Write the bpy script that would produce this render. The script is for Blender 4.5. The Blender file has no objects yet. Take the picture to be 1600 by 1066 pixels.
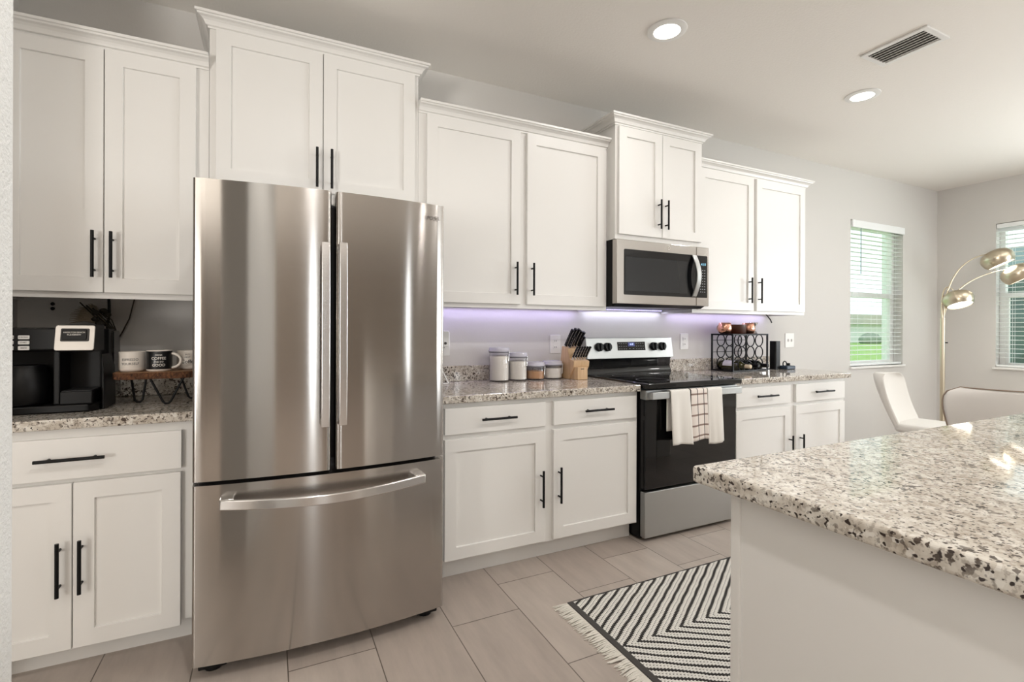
import bpy, bmesh, math, random
from mathutils import Vector, Matrix
random.seed(7)
S = bpy.context.scene
COL = S.collection
R = math.radians

# ------------------------------------------------------------------ camera
cam_d = bpy.data.cameras.new('camera')
cam = bpy.data.objects.new('camera', cam_d); COL.objects.link(cam)
cam_d.sensor_width = 36; cam_d.lens = 17.427; cam_d.shift_y = -17.75/1600
cam_d.clip_start = 0.02
cam.location = (-0.3365, -2.9085, 1.2362)
cam.rotation_euler = (Matrix.Rotation(R(-26.0008), 3, 'Z') @ Matrix.Rotation(R(90-0.047), 3, 'X') @ Matrix.Rotation(R(0.1947), 3, 'Z')).to_euler()
S.camera = cam
# ------------------------------------------------------------------ view
S.view_settings.view_transform = 'Standard'
S.view_settings.look = 'None'
S.view_settings.exposure = -0.14
S.view_settings.gamma = 1.0
S.view_settings.use_curve_mapping = False
# ------------------------------------------------------------------ world: bright overcast sky
W = bpy.data.worlds.new('sky'); S.world = W
W.use_nodes = True
wn = W.node_tree.nodes; wl = W.node_tree.links
bg = wn['Background']; bg.inputs[0].default_value = (0.86, 0.96, 1.0, 1); bg.inputs[1].default_value = 1.9

def area(name, loc, rot, sx, sy, power, color=(1, 1, 1), shape='RECTANGLE', spread=180):
    l = bpy.data.lights.new(name, 'AREA'); l.shape = shape; l.size = sx
    if shape in ('RECTANGLE', 'ELLIPSE'): l.size_y = sy
    l.energy = power; l.color = color; l.spread = R(spread)
    o = bpy.data.objects.new(name, l); COL.objects.link(o)
    o.location = loc; o.rotation_euler = rot
    return o
# lamps added at unseen openings to fill the room and streak the fridge reflections
DAY = (0.93, 0.97, 1.0)
area('added_side_daylight', (6.42, -2.9, 1.72), (R(90), 0, R(90)), 1.8, 1.2, 28, DAY)  # unseen window made up to bring daylight in from the right
area('added_ceiling_fill_right', (7.02, -2.9, 1.25), (R(128), 0, R(90)), 1.8, 1.3, 145, DAY)  # added lamp tilted up to brighten the ceiling on the right
area('added_left_fill', (-3.34, -4.9, 1.5), (R(90), 0, R(-90)), 2.0, 1.5, 26, (1.0, 0.95, 0.88))  # unseen window made up to light the room from rear left
area('added_ceiling_fill_left', (-3.88, -4.9, 1.10), (R(128), 0, R(-90)), 2.0, 1.4, 310, (1.0, 0.955, 0.90))  # added lamp aimed up at the ceiling from the left side
area('added_rear_fill', (5.83, -7.53, 1.35), (R(90), 0, 0), 0.9, 1.8, 60, DAY)  # unseen window added for frontal fill and a glint on the fridge edge
area('added_fridge_streak_left', (-0.03, -7.53, 1.25), (R(90), 0, 0), 0.15, 2.2, 8, DAY)  # unseen strip lamp added for the bright streak on the left fridge door
area('added_fridge_streak_right', (3.39, -7.53, 1.25), (R(90), 0, 0), 0.11, 2.2, 6, DAY)  # narrower strip lamp, added for the streak on the right fridge door
DOWNLIGHTS = [(1.52, -0.935, 4.5), (3.20, -0.963, 4.5), (-0.16, -2.45, 14), (1.52, -2.45, 12.5), (3.20, -2.45, 11), (4.9, -2.45, 7),
              (2.6, -5.0, 5), (4.6, -5.0, 5)]
for x, y, pw in DOWNLIGHTS:
    area('downlight_lamp', (x, y, 2.785), (0, 0, 0), 0.13, 0.13, pw, (1.0, 0.965, 0.938), 'DISK')

# ------------------------------------------------------------------ materials
def srgb(r, g, b):
    f = lambda c: (c/255/12.92) if c/255 <= 0.04045 else ((c/255+0.055)/1.055)**2.4
    return (f(r), f(g), f(b), 1)
def mat(name, col, rough=0.5, metal=0.0, **k):
    m = bpy.data.materials.new(name); m.use_nodes = True
    b = m.node_tree.nodes['Principled BSDF']
    if len(col) == 3: col = (*col, 1)
    b.inputs['Base Color'].default_value = col
    b.inputs['Roughness'].default_value = rough
    b.inputs['Metallic'].default_value = metal
    for a, v in k.items(): b.inputs[a.replace('_', ' ')].default_value = v
    return m
def N(m, t, **k):
    n = m.node_tree.nodes.new(t)
    for a, v in k.items():
        if a.startswith('i_'): n.inputs[a[2:].replace('_', ' ')].default_value = v
        elif a.startswith('n_'): n.inputs[int(a[2:])].default_value = v
        else: setattr(n, a, v)
    return n
def L(m, a, b): m.node_tree.links.new(a, b)
def BS(m): return m.node_tree.nodes['Principled BSDF']
def ramp(m, fac, stops, interp='LINEAR'):
    n = N(m, 'ShaderNodeValToRGB'); n.color_ramp.interpolation = interp
    e = n.color_ramp.elements
    while len(e) < len(stops): e.new(0.5)
    for i, (p, c) in enumerate(stops):
        e[i].position = p; e[i].color = c if len(c) == 4 else (*c, 1)
    L(m, fac, n.inputs[0]); return n.outputs[0]
def mix(m, fac, a, b, mode='MIX'):
    n = N(m, 'ShaderNodeMix', data_type='RGBA', blend_type=mode)
    for s, v in ((0, fac), (6, a), (7, b)):
        if hasattr(v, 'is_linked') or hasattr(v, 'links'): L(m, v, n.inputs[s])
        else: n.inputs[s].default_value = v if s == 0 else (v if len(v) == 4 else (*v, 1))
    return n.outputs[2]
def math_(m, op, a, b=0.0, c=0.0):
    n = N(m, 'ShaderNodeMath', operation=op)
    for i, v in enumerate((a, b, c)):
        if hasattr(v, 'links'): L(m, v, n.inputs[i])
        else: n.inputs[i].default_value = v
    return n.outputs[0]
def coords(m, scale=(1, 1, 1), out='Object'):
    t = N(m, 'ShaderNodeTexCoord'); mp = N(m, 'ShaderNodeMapping')
    mp.inputs['Scale'].default_value = scale
    L(m, t.outputs[out], mp.inputs[0]); return mp.outputs[0]
def noise(m, vec, scale, detail=2.0, rough=0.5, out=0):
    n = N(m, 'ShaderNodeTexNoise'); n.inputs['Scale'].default_value = scale
    n.inputs['Detail'].default_value = detail; n.inputs['Roughness'].default_value = rough
    L(m, vec, n.inputs['Vector']); return n.outputs[out]
def bump(m, h, strength=0.1, dist=0.002):
    n = N(m, 'ShaderNodeBump'); n.inputs['Strength'].default_value = strength; n.inputs['Distance'].default_value = dist
    L(m, h, n.inputs['Height']); L(m, n.outputs[0], BS(m).inputs['Normal'])

def wall_mat(name, col, bs=0.12, sc=90, d=0.004):
    m = mat(name, col, 0.75)
    v = coords(m)
    bump(m, noise(m, v, sc, 4, 0.6), bs, d); return m
M = {}
M['wall'] = wall_mat('wall_paint', srgb(215, 212, 208))
M['stub'] = wall_mat('textured_wall_paint', srgb(224, 224, 221), 0.55, 140, 0.006)
M['ceil'] = wall_mat('ceiling_paint', srgb(242, 238, 232), 0.35, 70)
M['dimmed_wall'] = wall_mat('dimmed_rear_wall', srgb(128, 118, 108))  # shade put into the colour so the fridge reflects a dim room
M['cab'] = mat('cabinet_paint', srgb(236, 234, 230), 0.36)
M['trim'] = mat('white_trim', srgb(238, 237, 234), 0.4)
M['under'] = mat('cabinet_underside_wood', srgb(176, 150, 122), 0.6)
M['black'] = mat('black_metal', srgb(22, 22, 23), 0.42, 0.6)
M['blackp'] = mat('black_plastic', srgb(11, 11, 12), 0.4, 0, Specular_IOR_Level=0.3)
M['blackg'] = mat('black_gloss', srgb(9, 9, 11), 0.06)
M['dark'] = mat('dark_cavity', srgb(14, 13, 13), 0.8)
M['gasket'] = mat('grey_gasket', srgb(70, 70, 72), 0.7)
M['whitep'] = mat('white_plastic', srgb(236, 235, 231), 0.35)
M['slot'] = mat('slot_dark', srgb(60, 58, 56), 0.6)

def steel(name, col, rough, aniso=0.75, streak=True):
    m = mat(name, col, rough, 1.0)
    b = BS(m)
    b.inputs['Anisotropic'].default_value = aniso
    b.inputs['Anisotropic Rotation'].default_value = 0.25
    t = N(m, 'ShaderNodeTangent', direction_type='RADIAL', axis='Z'); L(m, t.outputs[0], b.inputs['Tangent'])
    v = coords(m, (3, 3, 900))
    n = noise(m, v, 1.0, 2)
    r = N(m, 'ShaderNodeMapRange'); r.inputs['To Min'].default_value = rough*0.85; r.inputs['To Max'].default_value = rough*1.15
    L(m, n, r.inputs['Value']); L(m, r.outputs[0], b.inputs['Roughness'])
    return m
M['steel'] = steel('brushed_stainless', (0.50, 0.475, 0.45), 0.14, 1.0)
M['steelb'] = steel('brushed_stainless_light', (0.48, 0.49, 0.485), 0.36, 0.5)
M['steelh'] = steel('handle_stainless', (0.74, 0.73, 0.72), 0.22, 0.8)
M['chrome'] = mat('satin_chrome', (0.75, 0.75, 0.75), 0.18, 1.0)
M['brass'] = mat('brushed_brass', (0.60, 0.525, 0.40), 0.28, 1.0)
M['copper'] = mat('hammered_copper', (0.80, 0.42, 0.30), 0.22, 1.0)
_v = N(M['copper'], 'ShaderNodeTexVoronoi'); _v.inputs['Scale'].default_value = 110
L(M['copper'], coords(M['copper']), _v.inputs['Vector']); bump(M['copper'], _v.outputs[0], 0.4, 0.002)

def granite():
    m = mat('speckled_granite', (0.6, 0.57, 0.52), 0.05)
    v = coords(m)
    base = ramp(m, noise(m, v, 22, 4, 0.6), [(0.30, srgb(176, 165, 150)), (0.5, srgb(206, 198, 186)), (0.68, srgb(224, 219, 209))])
    g = ramp(m, noise(m, v, 85, 3, 0.6), [(0.53, (0, 0, 0)), (0.59, (1, 1, 1))])
    c = mix(m, math_(m, 'MULTIPLY', g, 0.55), base, srgb(146, 134, 122))
    w = N(m, 'ShaderNodeTexVoronoi'); w.inputs['Scale'].default_value = 95; L(m, v, w.inputs['Vector'])
    wf = ramp(m, w.outputs['Color'], [(0.72, (0, 0, 0)), (0.80, (1, 1, 1))])
    c = mix(m, math_(m, 'MULTIPLY', wf, 0.55), c, srgb(236, 232, 224))
    d = ramp(m, noise(m, v, 76, 2, 0.55), [(0.575, (0, 0, 0)), (0.62, (1, 1, 1))])
    big = ramp(m, noise(m, v, 9, 2), [(0.42, (0.25, 0.25, 0.25)), (0.58, (1, 1, 1))])
    c = mix(m, math_(m, "MULTIPLY", d, big), c, srgb(82, 71, 63))
    d2 = ramp(m, noise(m, coords(m, (1.1, 0.9, 1.0)), 120, 1, 0.5), [(0.618, (0, 0, 0)), (0.675, (1, 1, 1))])
    c = mix(m, d2, c, srgb(58, 49, 45))
    L(m, c, BS(m).inputs['Base Color'])
    return m
M['granite'] = granite()

def floor_mat():
    m = mat('floor_tile', (0.5, 0.5, 0.5), 0.32)
    t = N(m, 'ShaderNodeTexCoord'); s = N(m, 'ShaderNodeSeparateXYZ'); L(m, t.outputs['Object'], s.inputs[0])
    u = math_(m, 'ADD', s.outputs[1], 0.955); w = math_(m, 'ADD', s.outputs[0], -0.035)
    cb = N(m, 'ShaderNodeCombineXYZ'); L(m, u, cb.inputs[0]); L(m, w, cb.inputs[1])
    b = N(m, 'ShaderNodeTexBrick', offset=0.635, offset_frequency=2, squash=1.0)
    b.inputs['Scale'].default_value = 1.0; b.inputs['Mortar Size'].default_value = 0.0022; b.inputs['Mortar Smooth'].default_value = 0.1
    b.inputs['Bias'].default_value = 0.0; b.inputs['Brick Width'].default_value = 0.63; b.inputs['Row Height'].default_value = 0.3105
    b.inputs['Color1'].default_value = srgb(180, 167, 157); b.inputs['Color2'].default_value = srgb(193, 181, 171); b.inputs['Mortar'].default_value = srgb(112, 102, 93)
    L(m, cb.outputs[0], b.inputs['Vector'])
    st = noise(m, coords(m, (14, 2.2, 1)), 1.0, 5, 0.65)
    f = ramp(m, st, [(0.3, (0.80, 0.80, 0.80)), (0.7, (1.0, 1.0, 1.0))])
    c = mix(m, 1.0, b.outputs['Color'], f, 'MULTIPLY')
    L(m, c, BS(m).inputs['Base Color'])
    bump(m, math_(m, 'SUBTRACT', 1.0, b.outputs['Fac']), 0.5, 0.002)
    return m
M['floor'] = floor_mat()

def wood(name, c1, c2, sc=(4, 40, 40), rough=0.5):
    m = mat(name, c1, rough)
    n = noise(m, coords(m, sc), 1.0, 5, 0.6)
    L(m, ramp(m, n, [(0.3, c1), (0.7, c2)]), BS(m).inputs['Base Color']); return m
M['block'] = wood('rubberwood', srgb(196, 160, 120), srgb(219, 186, 147), (60, 60, 5))
M['slab'] = wood('slab_wood', srgb(134, 95, 62), srgb(176, 130, 88), (12, 60, 60))
M['bark'] = wood('bark', srgb(40, 24, 16), srgb(128, 84, 54), (120, 120, 60), 0.9)
bump(M['bark'], noise(M['bark'], coords(M['bark']), 120, 4), 1.0, 0.01)
def glass(name, col=(1, 1, 1), alpha=0.12, rough=0.02):
    m = bpy.data.materials.new(name); m.use_nodes = True
    nt = m.node_tree; nt.nodes.clear()
    o = N(m, 'ShaderNodeOutputMaterial'); t = N(m, 'ShaderNodeBsdfTransparent'); g = N(m, 'ShaderNodeBsdfGlossy')
    t.inputs[0].default_value = (*col, 1); g.inputs['Roughness'].default_value = rough
    fr = N(m, 'ShaderNodeLayerWeight'); fr.inputs[0].default_value = 0.5
    mx = N(m, 'ShaderNodeMixShader')
    a = math_(m, 'ADD', math_(m, 'MULTIPLY', math_(m, 'POWER', fr.outputs[1], 5.0), 0.8), alpha); L(m, a, mx.inputs[0])
    L(m, t.outputs[0], mx.inputs[1]); L(m, g.outputs[0], mx.inputs[2]); L(m, mx.outputs[0], o.inputs[0]); return m
M['glass'] = glass('window_glass', (0.97, 1.0, 0.98), 0.05)
M['jar'] = glass('clear_acrylic', (0.99, 0.99, 0.995), 0.06, 0.05)
M['bottleglass'] = mat('olive_bottle_glass', srgb(52, 50, 22), 0.06, Coat_Weight=0.5)
M['darkbottle'] = mat('dark_bottle_glass', srgb(16, 22, 20), 0.06)
def emit(name, col, s):
    m = mat(name, (0.02, 0.02, 0.02), 0.4)
    BS(m).inputs['Emission Color'].default_value = (*col, 1); BS(m).inputs['Emission Strength'].default_value = s; return m
M['lens'] = emit('downlight_lens', (1, 0.96, 0.9), 9.0)
M['bulb'] = emit('lamp_bulb_glow', (1, 0.95, 0.86), 6.0)
M['led'] = emit('led_strip_glow', (0.50, 0.46, 1.0), 4.0)
M['digits'] = emit('display_digits', (0.55, 0.65, 1.0), 2.5)
M['digitbg'] = emit('display_window', (0.03, 0.05, 0.35), 0.5)
M['cyan'] = emit('cyan_digits', (0.3, 0.75, 1.0), 1.2)
M['burner'] = mat('burner_print', srgb(70, 70, 74), 0.3)
M['print'] = mat('panel_print', srgb(150, 152, 155), 0.5)
M['inkw'] = mat('white_print', srgb(232, 226, 218), 0.5)
M['inkd'] = mat('dark_print', srgb(52, 48, 46), 0.6)
M['mugw'] = mat('white_ceramic', srgb(232, 224, 214), 0.42)
M['mugk'] = mat('black_glaze', srgb(20, 20, 21), 0.3)
M['flour'] = mat('white_flour', srgb(238, 233, 224), 0.9)
M['sugar'] = mat('brown_sugar', srgb(190, 142, 98), 0.9)
def fabric(name, col, sc=700, bs=0.3, rough=0.9):
    m = mat(name, col, rough, Sheen_Weight=0.2)
    bump(m, noise(m, coords(m), sc, 2), bs, 0.0015); return m
M['towel'] = fabric('cream_towel', srgb(238, 234, 227), 500, 0.5)
M['chair'] = fabric('cream_upholstery', srgb(222, 218, 212), 900, 0.2)
M['piping'] = fabric('taupe_piping', srgb(140, 122, 106))
M['bowl'] = mat('dark_brown_glaze', srgb(70, 34, 22), 0.3)
M['slate'] = mat('slate_blue_plastic', srgb(52, 66, 82), 0.4)
M['label'] = mat('paper_label', srgb(226, 222, 228), 0.7)
M['cork'] = mat('capsule_cream', srgb(214, 196, 168), 0.5)
M['leaf'] = mat('dark_dried_leaf', srgb(44, 40, 30), 0.7)
M['plume'] = mat('pale_plume', srgb(150, 136, 118), 0.95)
M['slat'] = mat('white_slat', srgb(244, 246, 246), 0.45, Subsurface_Weight=0.0)
M['grass'] = None
def grass():
    m = mat('lawn', srgb(130, 170, 80), 0.9)
    L(m, ramp(m, noise(m, coords(m), 3, 4), [(0.3, srgb(120, 164, 70)), (0.7, srgb(164, 196, 106))]), BS(m).inputs['Base Color']); return m
M['grass'] = grass()
M['stucco'] = mat('exterior_stucco', srgb(226, 226, 222), 0.9)
M['stuccog'] = mat('grey_stucco', srgb(150, 168, 176), 0.9)
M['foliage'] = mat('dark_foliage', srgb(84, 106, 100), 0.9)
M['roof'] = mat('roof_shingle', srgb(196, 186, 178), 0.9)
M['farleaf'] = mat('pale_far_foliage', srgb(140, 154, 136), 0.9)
def plaid():
    m = mat('plaid_towel', srgb(236, 228, 218), 0.9)
    t = N(m, 'ShaderNodeTexCoord'); s = N(m, 'ShaderNodeSeparateXYZ'); L(m, t.outputs['UV'], s.inputs[0])
    def line(o, n, w, off=0.0):
        f = math_(m, 'FRACT', math_(m, 'ADD', math_(m, 'MULTIPLY', o, n), off))
        return math_(m, 'LESS_THAN', f, w)
    a = line(s.outputs[0], 2.55, 0.11, 0.02); b = line(s.outputs[1], 5.0, 0.16, 0.7)
    c = mix(m, math_(m, 'MULTIPLY', b, 0.85), srgb(238, 228, 220), srgb(122, 92, 78))
    c = mix(m, a, c, srgb(74, 64, 60))
    L(m, c, BS(m).inputs['Base Color']); bump(m, noise(m, coords(m), 500, 2), 0.4, 0.0015)
    return m
M['plaid'] = plaid()
def rug_mat():
    m = mat('woven_chevron', (0.8, 0.8, 0.8), 0.95)
    t = N(m, 'ShaderNodeTexCoord'); s = N(m, 'ShaderNodeSeparateXYZ'); L(m, t.outputs['Object'], s.inputs[0])
    x, y = s.outputs[0], s.outputs[1]
    ay = math_(m, 'ABSOLUTE', y)
    wob = math_(m, 'MULTIPLY', math_(m, 'SUBTRACT', noise(m, coords(m, (1, 1, 1)), 14, 2), 0.5), 0.016)
    tt = math_(m, 'ADD', math_(m, 'SUBTRACT', x, math_(m, 'MULTIPLY', ay, 1.555)), wob)
    ph = math_(m, 'FRACT', math_(m, 'MULTIPLY', math_(m, 'ADD', tt, 10.0), 1/0.0735))
    # distance along the line
    al = math_(m, 'ADD', math_(m, 'MULTIPLY', x, 0.84), math_(m, 'MULTIPLY', ay, 0.54))
    knot = math_(m, 'SINE', math_(m, 'MULTIPLY', al, 2*math.pi/0.0125))
    blk = math_(m, 'LESS_THAN', math_(m, 'ABSOLUTE', math_(m, 'SUBTRACT', ph, 0.5)), math_(m, 'ADD', 0.155, math_(m, 'MULTIPLY', knot, 0.04)))
    f3 = math_(m, 'FRACT', math_(m, 'ADD', math_(m, 'MULTIPLY', ph, 3.0), 0.5))
    dot = math_(m, 'MULTIPLY', math_(m, 'LESS_THAN', math_(m, 'ABSOLUTE', math_(m, 'SUBTRACT', f3, 0.5)), 0.13), math_(m, 'GREATER_THAN', knot, 0.25))
    dk = math_(m, 'MAXIMUM', blk, dot)
    c = mix(m, dk, srgb(230, 227, 220), srgb(46, 43, 41))
    L(m, c, BS(m).inputs['Base Color'])
    h = math_(m, 'ADD', math_(m, 'MULTIPLY', math_(m, 'ABSOLUTE', math_(m, 'SUBTRACT', f3, 0.5)), 1.2), math_(m, 'MULTIPLY', knot, -0.25))
    bump(m, h, 0.7, 0.006); return m
M['rug'] = rug_mat()
M['rugband'] = fabric('charcoal_weave', srgb(58, 54, 51), 300, 0.5)
M['fringe'] = fabric('cream_fringe', srgb(226, 221, 211), 300, 0.3)

# ------------------------------------------------------------------ geometry helpers
def B(): return bmesh.new()
def box(bm, x0, x1, y0, y1, z0, z1):
    v = [bm.verts.new(p) for p in ((x0, y0, z0), (x1, y0, z0), (x1, y1, z0), (x0, y1, z0), (x0, y0, z1), (x1, y0, z1), (x1, y1, z1), (x0, y1, z1))]
    for f in ((3, 2, 1, 0), (4, 5, 6, 7), (0, 1, 5, 4), (1, 2, 6, 5), (2, 3, 7, 6), (3, 0, 4, 7)): bm.faces.new([v[i] for i in f])
    return bm
def bx(*a): return box(B(), *a)
def frame_of(d):
    d = Vector(d).normalized()
    a = Vector((0, 0, 1)) if abs(d.z) < 0.9 else Vector((1, 0, 0))
    u = d.cross(a).normalized(); return u, d.cross(u).normalized()
def tube(bm, pts, r, seg=10, cap=True):
    pts = [Vector(p) for p in pts]; n = len(pts)
    rs = r if isinstance(r, (list, tuple)) else [r]*n
    rings = []; u = None
    for i, p in enumerate(pts):
        d = (pts[min(i+1, n-1)]-pts[max(i-1, 0)]).normalized()
        if u is None: u, v = frame_of(d)
        else:
            u = (u-d*u.dot(d)).normalized(); v = d.cross(u)
        rings.append([bm.verts.new(p+(u*math.cos(2*math.pi*k/seg)+v*math.sin(2*math.pi*k/seg))*rs[i]) for k in range(seg)])
    for a, b in zip(rings, rings[1:]):
        for k in range(seg): bm.faces.new((a[k], a[(k+1) % seg], b[(k+1) % seg], b[k]))
    if cap: bm.faces.new(rings[0][::-1]); bm.faces.new(rings[-1])
    return bm
def lathe(bm, prof, c=(0, 0, 0), seg=28, ax=None):
    """profile of (radius, height) about z through c; ax optional axis direction"""
    c = Vector(c)
    if ax is None: X, Y, Z = Vector((1, 0, 0)), Vector((0, 1, 0)), Vector((0, 0, 1))
    else:
        Z = Vector(ax).normalized(); X, Y = frame_of(Z)
    rings = []
    for r, h in prof:
        if r < 1e-6: rings.append([bm.verts.new(c+Z*h)])
        else: rings.append([bm.verts.new(c+Z*h+(X*math.cos(2*math.pi*k/seg)+Y*math.sin(2*math.pi*k/seg))*r) for k in range(seg)])
    for a, b in zip(rings, rings[1:]):
        for k in range(seg):
            q = [a[k % len(a)], a[(k+1) % len(a)], b[(k+1) % len(b)], b[k % len(b)]]
            q2 = []
            for w in q:
                if w not in q2: q2.append(w)
            if len(q2) > 2:
                try: bm.faces.new(q2)
                except ValueError: pass
    bmesh.ops.recalc_face_normals(bm, faces=bm.faces[:])
    return bm
def prism(bm, outline, axis, a, b):
    """closed 2-D outline extruded along axis between a and b. axis x:(y,z) y:(x,z) z:(x,y)"""
    def P(p, t): return {'x': (t, p[0], p[1]), 'y': (p[0], t, p[1]), 'z': (p[0], p[1], t)}[axis]
    A = [bm.verts.new(P(p, a)) for p in outline]; Bq = [bm.verts.new(P(p, b)) for p in outline]
    n = len(outline); fs = [bm.faces.new(A), bm.faces.new(Bq)]
    for i in range(n): fs.append(bm.faces.new((A[i], A[(i+1) % n], Bq[(i+1) % n], Bq[i])))
    bmesh.ops.recalc_face_normals(bm, faces=fs); return bm
def ball(bm, c, rx, ry=None, rz=None, u=16, v=10):
    r = bmesh.ops.create_uvsphere(bm, u_segments=u, v_segments=v, radius=1)
    bmesh.ops.scale(bm, vec=(rx, ry or rx, rz or rx), verts=r['verts']); bmesh.ops.translate(bm, vec=c, verts=r['verts']); return bm
def rrect(x0, x1, y0, y1, r, n=5):
    o = []
    for cx, cy, a in ((x1-r, y1-r, 0), (x0+r, y1-r, 90), (x0+r, y0+r, 180), (x1-r, y0+r, 270)):
        for k in range(n+1): o.append((cx+r*math.cos(R(a+90*k/n)), cy+r*math.sin(R(a+90*k/n))))
    return o
OFF = {}
def obj(name, bm, m, parent=None, bevel=0, smooth=0, seg=2, sub=0, solid=0, stuff=False, label=None):
    """links ONE mesh object; geometry is given in world coords and moved into the frame of the thing's root"""
    me = bpy.data.meshes.new(name)
    off = OFF.get(parent.name) if parent is not None else None
    if off is not None: bmesh.ops.translate(bm, vec=-off, verts=bm.verts[:])
    bm.to_mesh(me); bm.free()
    o = bpy.data.objects.new(name, me); COL.objects.link(o)
    for q in (m if isinstance(m, list) else [m]): me.materials.append(q)
    if parent is not None:
        o.parent = parent; OFF[o.name] = off
    if smooth:
        for p in me.polygons: p.use_smooth = True
        if smooth < 180: me.set_sharp_from_angle(angle=R(smooth))
    if solid:
        s = o.modifiers.new('thickness', 'SOLIDIFY'); s.thickness = solid; s.offset = 0
    if bevel:
        b = o.modifiers.new('bevel', 'BEVEL'); b.width = bevel; b.segments = seg; b.limit_method = 'ANGLE'; b.angle_limit = R(40); b.harden_normals = False
    if sub:
        s = o.modifiers.new('sub', 'SUBSURF'); s.levels = s.render_levels = sub
    if stuff: o['kind'] = 'stuff'
    if label: o['label'] = label
    return o
def thing(name, label, cat, loc=(0, 0, 0), group=None, rotz=0):
    o = bpy.data.objects.new(name, None); COL.objects.link(o)
    o.location = loc; o.rotation_euler = (0, 0, rotz); o.empty_display_size = 0.05
    o['label'] = label; o['category'] = cat
    if group: o['group'] = group
    OFF[o.name] = Vector(loc) if rotz == 0 else Vector((0, 0, 0))
    return o
def tag(o, label, cat, group=None):
    o['label'] = label; o['category'] = cat
    if group: o['group'] = group
    return o
def struct(name, bm, m, **k):
    o = obj(name, bm, m, **k); o['kind'] = 'structure'; return o
def dup(root, loc, rotz, label, group=None):
    r = root.copy(); COL.objects.link(r); r.location = loc; r.rotation_euler = (0, 0, rotz); r['label'] = label
    if group: r['group'] = group
    def kids(a, b):
        for ch in list(a.children):
            c = ch.copy(); COL.objects.link(c); c.parent = b; kids(ch, c)
    kids(root, r); return r
def text_bm(s, size, align='CENTER', ext=0.0004, bold=False):
    """text standing in the xz plane facing -y, origin at its centre"""
    c = bpy.data.curves.new('txt', 'FONT'); c.body = s; c.size = size; c.align_x = align; c.align_y = 'CENTER'; c.extrude = ext; c.resolution_u = 3
    if bold: c.offset = size*0.012
    o = bpy.data.objects.new('txt', c); COL.objects.link(o)
    dg = bpy.context.evaluated_depsgraph_get(); me = bpy.data.meshes.new_from_object(o.evaluated_get(dg))
    bm = B(); bm.from_mesh(me)
    bpy.data.objects.remove(o); bpy.data.curves.remove(c); bpy.data.meshes.remove(me)
    bmesh.ops.rotate(bm, cent=(0, 0, 0), matrix=Matrix.Rotation(R(90), 3, 'X'), verts=bm.verts[:])
    return bm
def move(bm, v): bmesh.ops.translate(bm, vec=v, verts=bm.verts[:]); return bm
def join(a, b):
    me = bpy.data.meshes.new('tmp'); b.to_mesh(me); b.free(); a.from_mesh(me); bpy.data.meshes.remove(me); return a
def wrap(bm, r):
    """bends text in the xz plane round a vertical cylinder of radius r, facing -y"""
    for v in bm.verts:
        a = v.co.x/r; rr = r-v.co.y
        v.co.x = rr*math.sin(a); v.co.y = -rr*math.cos(a)
    return bm

# ------------------------------------------------------------------ room shell
H = 2.80; XR = 6.388; XL = -1.335; YR = -7.5
struct('floor', bx(-3.5, XR+0.2, YR-0.2, 0.15, -0.08, 0), M['floor'])
struct('ceiling', bx(-3.5, XR+0.2, YR-0.2, 0.15, H, H+0.1), M['ceil'])
def wall_open(name, axis, c0, c1, u0, u1, ops, m):
    """wall slab between c0..c1 on the axis, from u0..u1 along, with rectangular openings (ua,ub,za,zb)"""
    bm = B()
    def add(a, b, z0, z1):
        if b-a < 1e-4 or z1-z0 < 1e-4: return
        if axis == 'y': box(bm, a, b, c0, c1, z0, z1)
        else: box(bm, c0, c1, a, b, z0, z1)
    cur = u0
    for a, b, za, zb in sorted(ops):
        add(cur, a, 0, H); add(a, b, 0, za); add(a, b, zb, H); cur = b
    add(cur, u1, 0, H)
    return struct(name, bm, m)
W1 = (4.765, 5.695, 0.880, 2.325)
W2 = (-1.42, -0.50, 0.865, 2.34)
wall_open('wall_back', 'y', 0, 0.15, XL-0.2, XR+0.2, [W1], M['wall'])
wall_open('wall_right', 'x', XR, XR+0.15, YR, 0, [W2, (-3.85, -1.95, 1.06, 2.38)], M['wall'])  # the unnamed opening is added for the side lamps
struct('wall_left', bx(XL-0.12, XL, -0.90, 0, 0, H), M['wall'])
struct('wall_hall', bx(-3.4, XL-0.121, -0.90, -0.78, 0, H), M['dimmed_wall'])
wall_open('wall_far_left', 'x', -3.4, -3.28, YR, -0.901, [(-5.95, -3.85, 0.7, 2.3)], M['dimmed_wall'])  # opening made up for the left fill lamps
struct('wall_left_front', bx(-0.87, -0.66, -3.55, -1.97, 0, H), M['stub'], bevel=0.012, seg=3)
wall_open('wall_rear', 'y', YR-0.15, YR, -3.4, XR+0.2, [(-0.11, 0.05, 0.12, 2.38), (3.33, 3.45, 0.12, 2.38), (5.36, 6.30, 0.45, 2.25)], M['dimmed_wall'])  # unseen openings added for the fridge streaks and rear fill
# baseboards
def base(name, x0, x1, y0, y1):
    struct(name, bx(x0, x1, y0, y1, 0, 0.09), M['trim'], bevel=0.004)
base('baseboard_back', 3.60, XR-0.014, -0.014, 0)
base('baseboard_right', XR-0.014, XR, -7.4, 0)

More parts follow.
